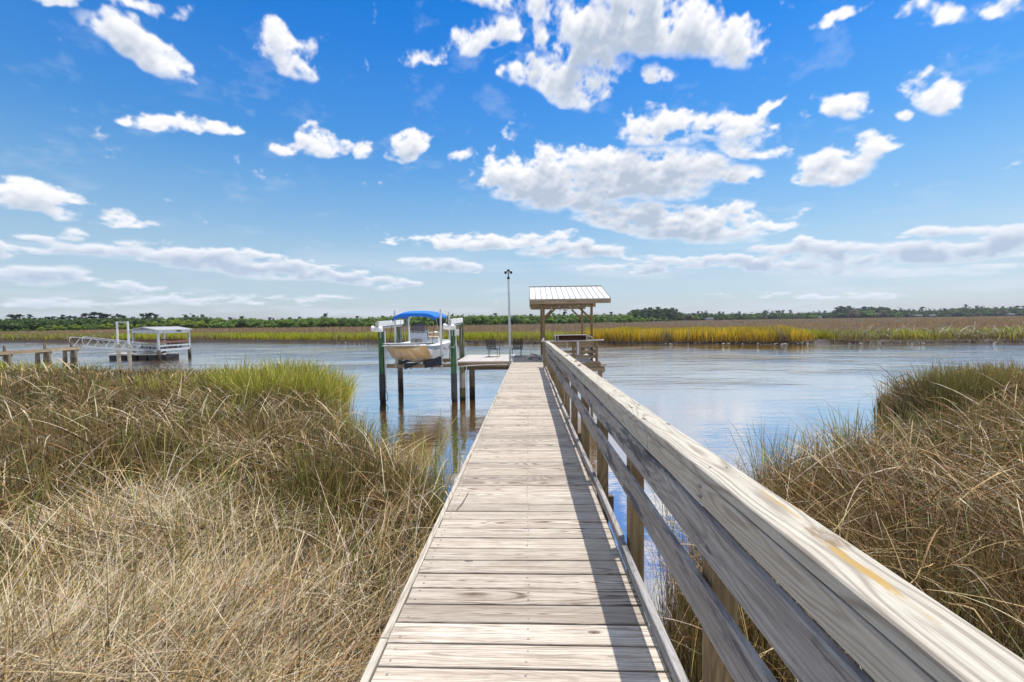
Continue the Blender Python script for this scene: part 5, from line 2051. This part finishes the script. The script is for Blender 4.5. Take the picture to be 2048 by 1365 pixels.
for s_ in (-1, 1):
    b.tube([(-4.76+s_*.89, cyA, 3.55), (XC+s_*.90, YB+1.2, 2.47)], .010, 5)
    b.tube([(-4.66+s_*.89, cyB, 3.55), (XC+s_*.95, YS-.4, 2.45)], .010, 5)
b.build('canopy_strap', M_black, cnp)

# ------------------------------------------------------------------ far left pier
pr = thing('pier', 'long weathered plank pier on rough piles at the far left', 'pier', (-33.5, 27, 0))


def zp(y):
    return 1.76


b = MB()
y = 14.0
while y < 33.6:
    xe = -33.80-(y-28.3)*.14
    b.beam((xe-.72, y, 1.76), (xe, y, 1.76), .19, .04)
    y += .2
b.build('decking', WF, pr)
b = MB()
for (ya, yb) in ((14, 20), (20, 26), (26, 31), (31, 33.6)):
    b.beam((-33.77-(ya-28.3)*.14, ya, 1.69+random.uniform(-.02, .02)), (-33.77-(yb-28.3)*.14, yb-.01, 1.69+random.uniform(-.02, .02)), .05, .20)
b.build('stringer', WG, pr)
for (yy, extra) in ((16, 0), (20.2, 0), (24.2, 0), (28.3, 1), (31.1, 1), (33.3, 1)):
    b = MB()
    xe = -33.80-(yy-28.3)*.14
    b.beam((xe-1.1, yy, 1.52), (xe+.1, yy, 1.52), .08, .13)
    b.build('crossbeam', WB, pr)
    for (xo_, r_) in ((-.85, .14), (-.30, .14), (-.02, .11)):
        x = xe+xo_
        b = MB()
        tp = {-.85: 1.46, -.30: 2.15, -.02: 1.75}[xo_]
        dx = random.uniform(-.12, .12)
        b.tube([(x+dx, yy-.1, -1.1), (x+dx*.4, yy-.1, .6), (x, yy-.1, tp)], [r_*1.15, r_, r_*(.9 if tp < 2 else .45)], 10)
        b.build('piling', M_pgrey, pr)

# gangway
gw = thing('gangway', 'aluminium truss gangway sloping from the far pier down to the float', 'gangway', (-34.5, 37, 0))
A0, A1 = Vector((-34.75, 33.5, 1.80)), Vector((-38.2, 44.2, .72))
dv = (A1-A0)
Lg = dv.length
dn_ = dv.normalized()
sd2 = dn_.cross(Vector((0, 0, 1))).normalized()
b = MB()
b.beam(A0, A1, .75, .05)
b.build('walk_surface', M_alu, gw)
for s_ in (-1, 1):
    b = MB()
    o_ = sd2*(.40*s_)
    q0, q1 = A0+o_, A1+o_
    upv = Vector((0, 0, .78))
    b.tube([q0+Vector((0, 0, .03)), q1+Vector((0, 0, .03))], .035, 6)
    pts = [q0+dn_*.35, q0+dn_*.05+upv*.35, q0-dn_*.02+upv*.75, q0+dn_*.15+upv*.97, q0+dn_*.5+upv, q1-dn_*.4+upv, q1+upv*.7, q1+upv*.1]
    b.tube(pts, .030, 6)
    b.build('handrail', M_alu, gw)
    b = MB()
    nseg = 9
    for k_ in range(nseg):
        a_, c_ = (k_+.3)/nseg, (k_+1.05)/nseg
        if k_ % 2 == 0:
            b.tube([q0+dn_*Lg*a_, q0+dn_*Lg*c_+upv], .015, 5)
        else:
            b.tube([q0+dn_*Lg*a_+upv, q0+dn_*Lg*min(c_, 1)], .015, 5)
    b.build('truss_bars', M_alu, gw)

# floating dock
fl = thing('floating_dock', 'low floating dock with black pontoons beside the far covered dock', 'floating dock', (-38.5, 46, 0))
b = MB()
y = 43.6
while y < 45.3:
    b.beam((-42.0, y, .58), (-36.2, y, .58), .18, .04)
    y += .195
b.build('decking', WGR, fl)
b = MB()
b.beam((-42.05, 43.5, .51), (-35.95, 43.5, .51), .05, .15)
b.beam((-42.08, 43.5, .51), (-42.08, 45.3, .51), .05, .15)
b.build('fascia', WGR, fl)
b = MB()
for k_ in range(6):
    b.box((-41.5+k_*1.0, 44.5, .21), (.85, 1.7, .42), ch=.04)
b.build('pontoons', M_black, fl)

# guide frame
gf = thing('guide_frame', 'tall pale two-post frame with a crossbar standing at the float', 'frame', (-38.5, 43, 0))
for (x, lean_) in ((-40.5, .25), (-39.4, -.0)):
    b = MB()
    b.tube([(x, 43.2, -1.1), (x, 43.2, 1.55)], .17, 12)
    b.build('pile', M_conc, gf)
    b = MB()
    b.tube([(x, 43.2, 1.5), (x-.02, 43.2, 3.80)], [.10, .085], 10)
    b.build('pole', M_pvc, gf)
b = MB()
b.beam((-40.55, 43.2, 3.72), (-39.35, 43.2, 3.74), .12, .10)
b.build('crossbar', WGR, gf)

# covered dock
cd_ = thing('covered_dock', 'white covered dock with a low gable roof at the far left', 'covered dock', (-38, 46, 0))
Nn, Rr, Ll = Vector((-36.4, 43.2, 0)), Vector((-36.6, 47.5, 0)), Vector((-42.4, 47.1, 0))
Bb = Ll+Rr-Nn
ZF, ZR = .90, 2.97
for p_, q_ in ((Nn, 1), (Rr, 1), (Ll, 1), (Bb, 1)):
    b = MB()
    b.tube([(p_.x, p_.y, -1.1), (p_.x, p_.y, ZF)], .16, 10)
    b.build('piling', M_pgrey, cd_)
    b = MB()
    b.beam((p_.x, p_.y, ZF), (p_.x, p_.y, ZR-.05), .16, .16, up=(1, 0, 0))
    b.build('post', M_gpaint, cd_)
mid_ = (Nn+Rr)/2+Vector((0, 0, 0))
b = MB()
b.tube([(mid_.x-.9, mid_.y-.3, -1.1), (mid_.x-.9, mid_.y-.3, ZF)], .17, 10)
b.build('piling', M_pgrey, cd_)
b = MB()
up_ = Vector((0, 0, 1))
b.poly([tuple(Nn+up_*ZF), tuple(Rr+up_*ZF), tuple(Bb+up_*ZF), tuple(Ll+up_*ZF)], (0, 0, -.06))
b.build('floor', WGR, cd_)
for zz, hh, m_, nm in ((ZF-.0, .22, M_gpaint, 'rim_board'), (ZF+.42, .14, M_gpaint, 'lower_rail'), (ZF+.80, .16, WF, 'upper_rail'), (ZR-.22, .34, M_gpaint, 'eave_beam')):
    for (p_, q_) in ((Nn, Rr), (Nn, Ll), (Ll, Bb), (Rr, Bb)):
        if nm == 'lower_rail' and (p_, q_) in ((Ll, Bb),):
            continue
        b = MB()
        e_ = (q_-p_).normalized()
        off_ = -e_.cross(up_)*.10 if (p_, q_) == (Nn, Rr) else e_.cross(up_)*.10
        if nm in ('upper_rail',):
            off_ = off_*.0
        if nm != 'upper_rail':
            off_ = -off_
        b.beam(p_+up_*zz+off_*.9, q_+up_*zz+off_*.9, .05, hh)
        b.build(nm, m_, cd_)
# benches
for (a_, c_) in ((.12, .88),):
    for (p_, q_) in ((Nn, Rr), (Nn, Ll), (Rr, Bb)):
        cen = (Nn+Bb)/2
        b = MB()
        s0_, s1_ = p_.lerp(q_, a_).lerp(cen, .14), p_.lerp(q_, c_).lerp(cen, .14)
        b.beam(s0_+up_*(ZF+.45), s1_+up_*(ZF+.45), .4, .05)
        for k_ in range(4):
            m2_ = s0_.lerp(s1_, (k_+.5)/4)
            b.beam(m2_+up_*ZF, m2_+up_*(ZF+.44), .10, .10, up=(1, 0, 0))
        b.build('bench', WF, cd_)
b = MB()
eR = (Rr-Nn).normalized()
eL = (Ll-Nn).normalized()
ov = .40
n0, l0 = Nn-eR*ov-eL*ov, Ll-eR*ov+eL*ov
n1, l1 = Rr+eR*ov-eL*ov, Bb+eR*ov+eL*ov
m0, m1 = (n0+l0)/2, (n1+l1)/2
b.poly([tuple(n0+up_*(ZR-.02)), tuple(n1+up_*(ZR-.02)), tuple(m1+up_*(ZR+.26)), tuple(m0+up_*(ZR+.26))], (0, 0, -.07))
b.poly([tuple(l0+up_*(ZR-.02)), tuple(m0+up_*(ZR+.263)), tuple(m1+up_*(ZR+.263)), tuple(l1+up_*(ZR-.02))], (0, 0, -.07))
b.build('roof', M_oldroof, cd_)
b = MB()
c_ = Nn.lerp(Rr, .62)+up_*(ZR-.20)
b.ball((c_.x+.13, c_.y, c_.z), (.03, .42, .10), 10, 6)
b.build('oval_sign', M_decal, cd_)

# ------------------------------------------------------------------ air
hz_, k = mat('thin_air')
pv = k.a('ShaderNodeVolumePrincipled', {'Color': (.80, .88, 1, 1), 'Density': .00008, 'Anisotropy': .2})
k.a('ShaderNodeOutputMaterial', {'Volume': pv.outputs[0]})
b = MB()
b.box((0, 500, 18.5), (3600, 1700, 42))
o = b.build('haze', hz_)
o['kind'] = 'stuff'
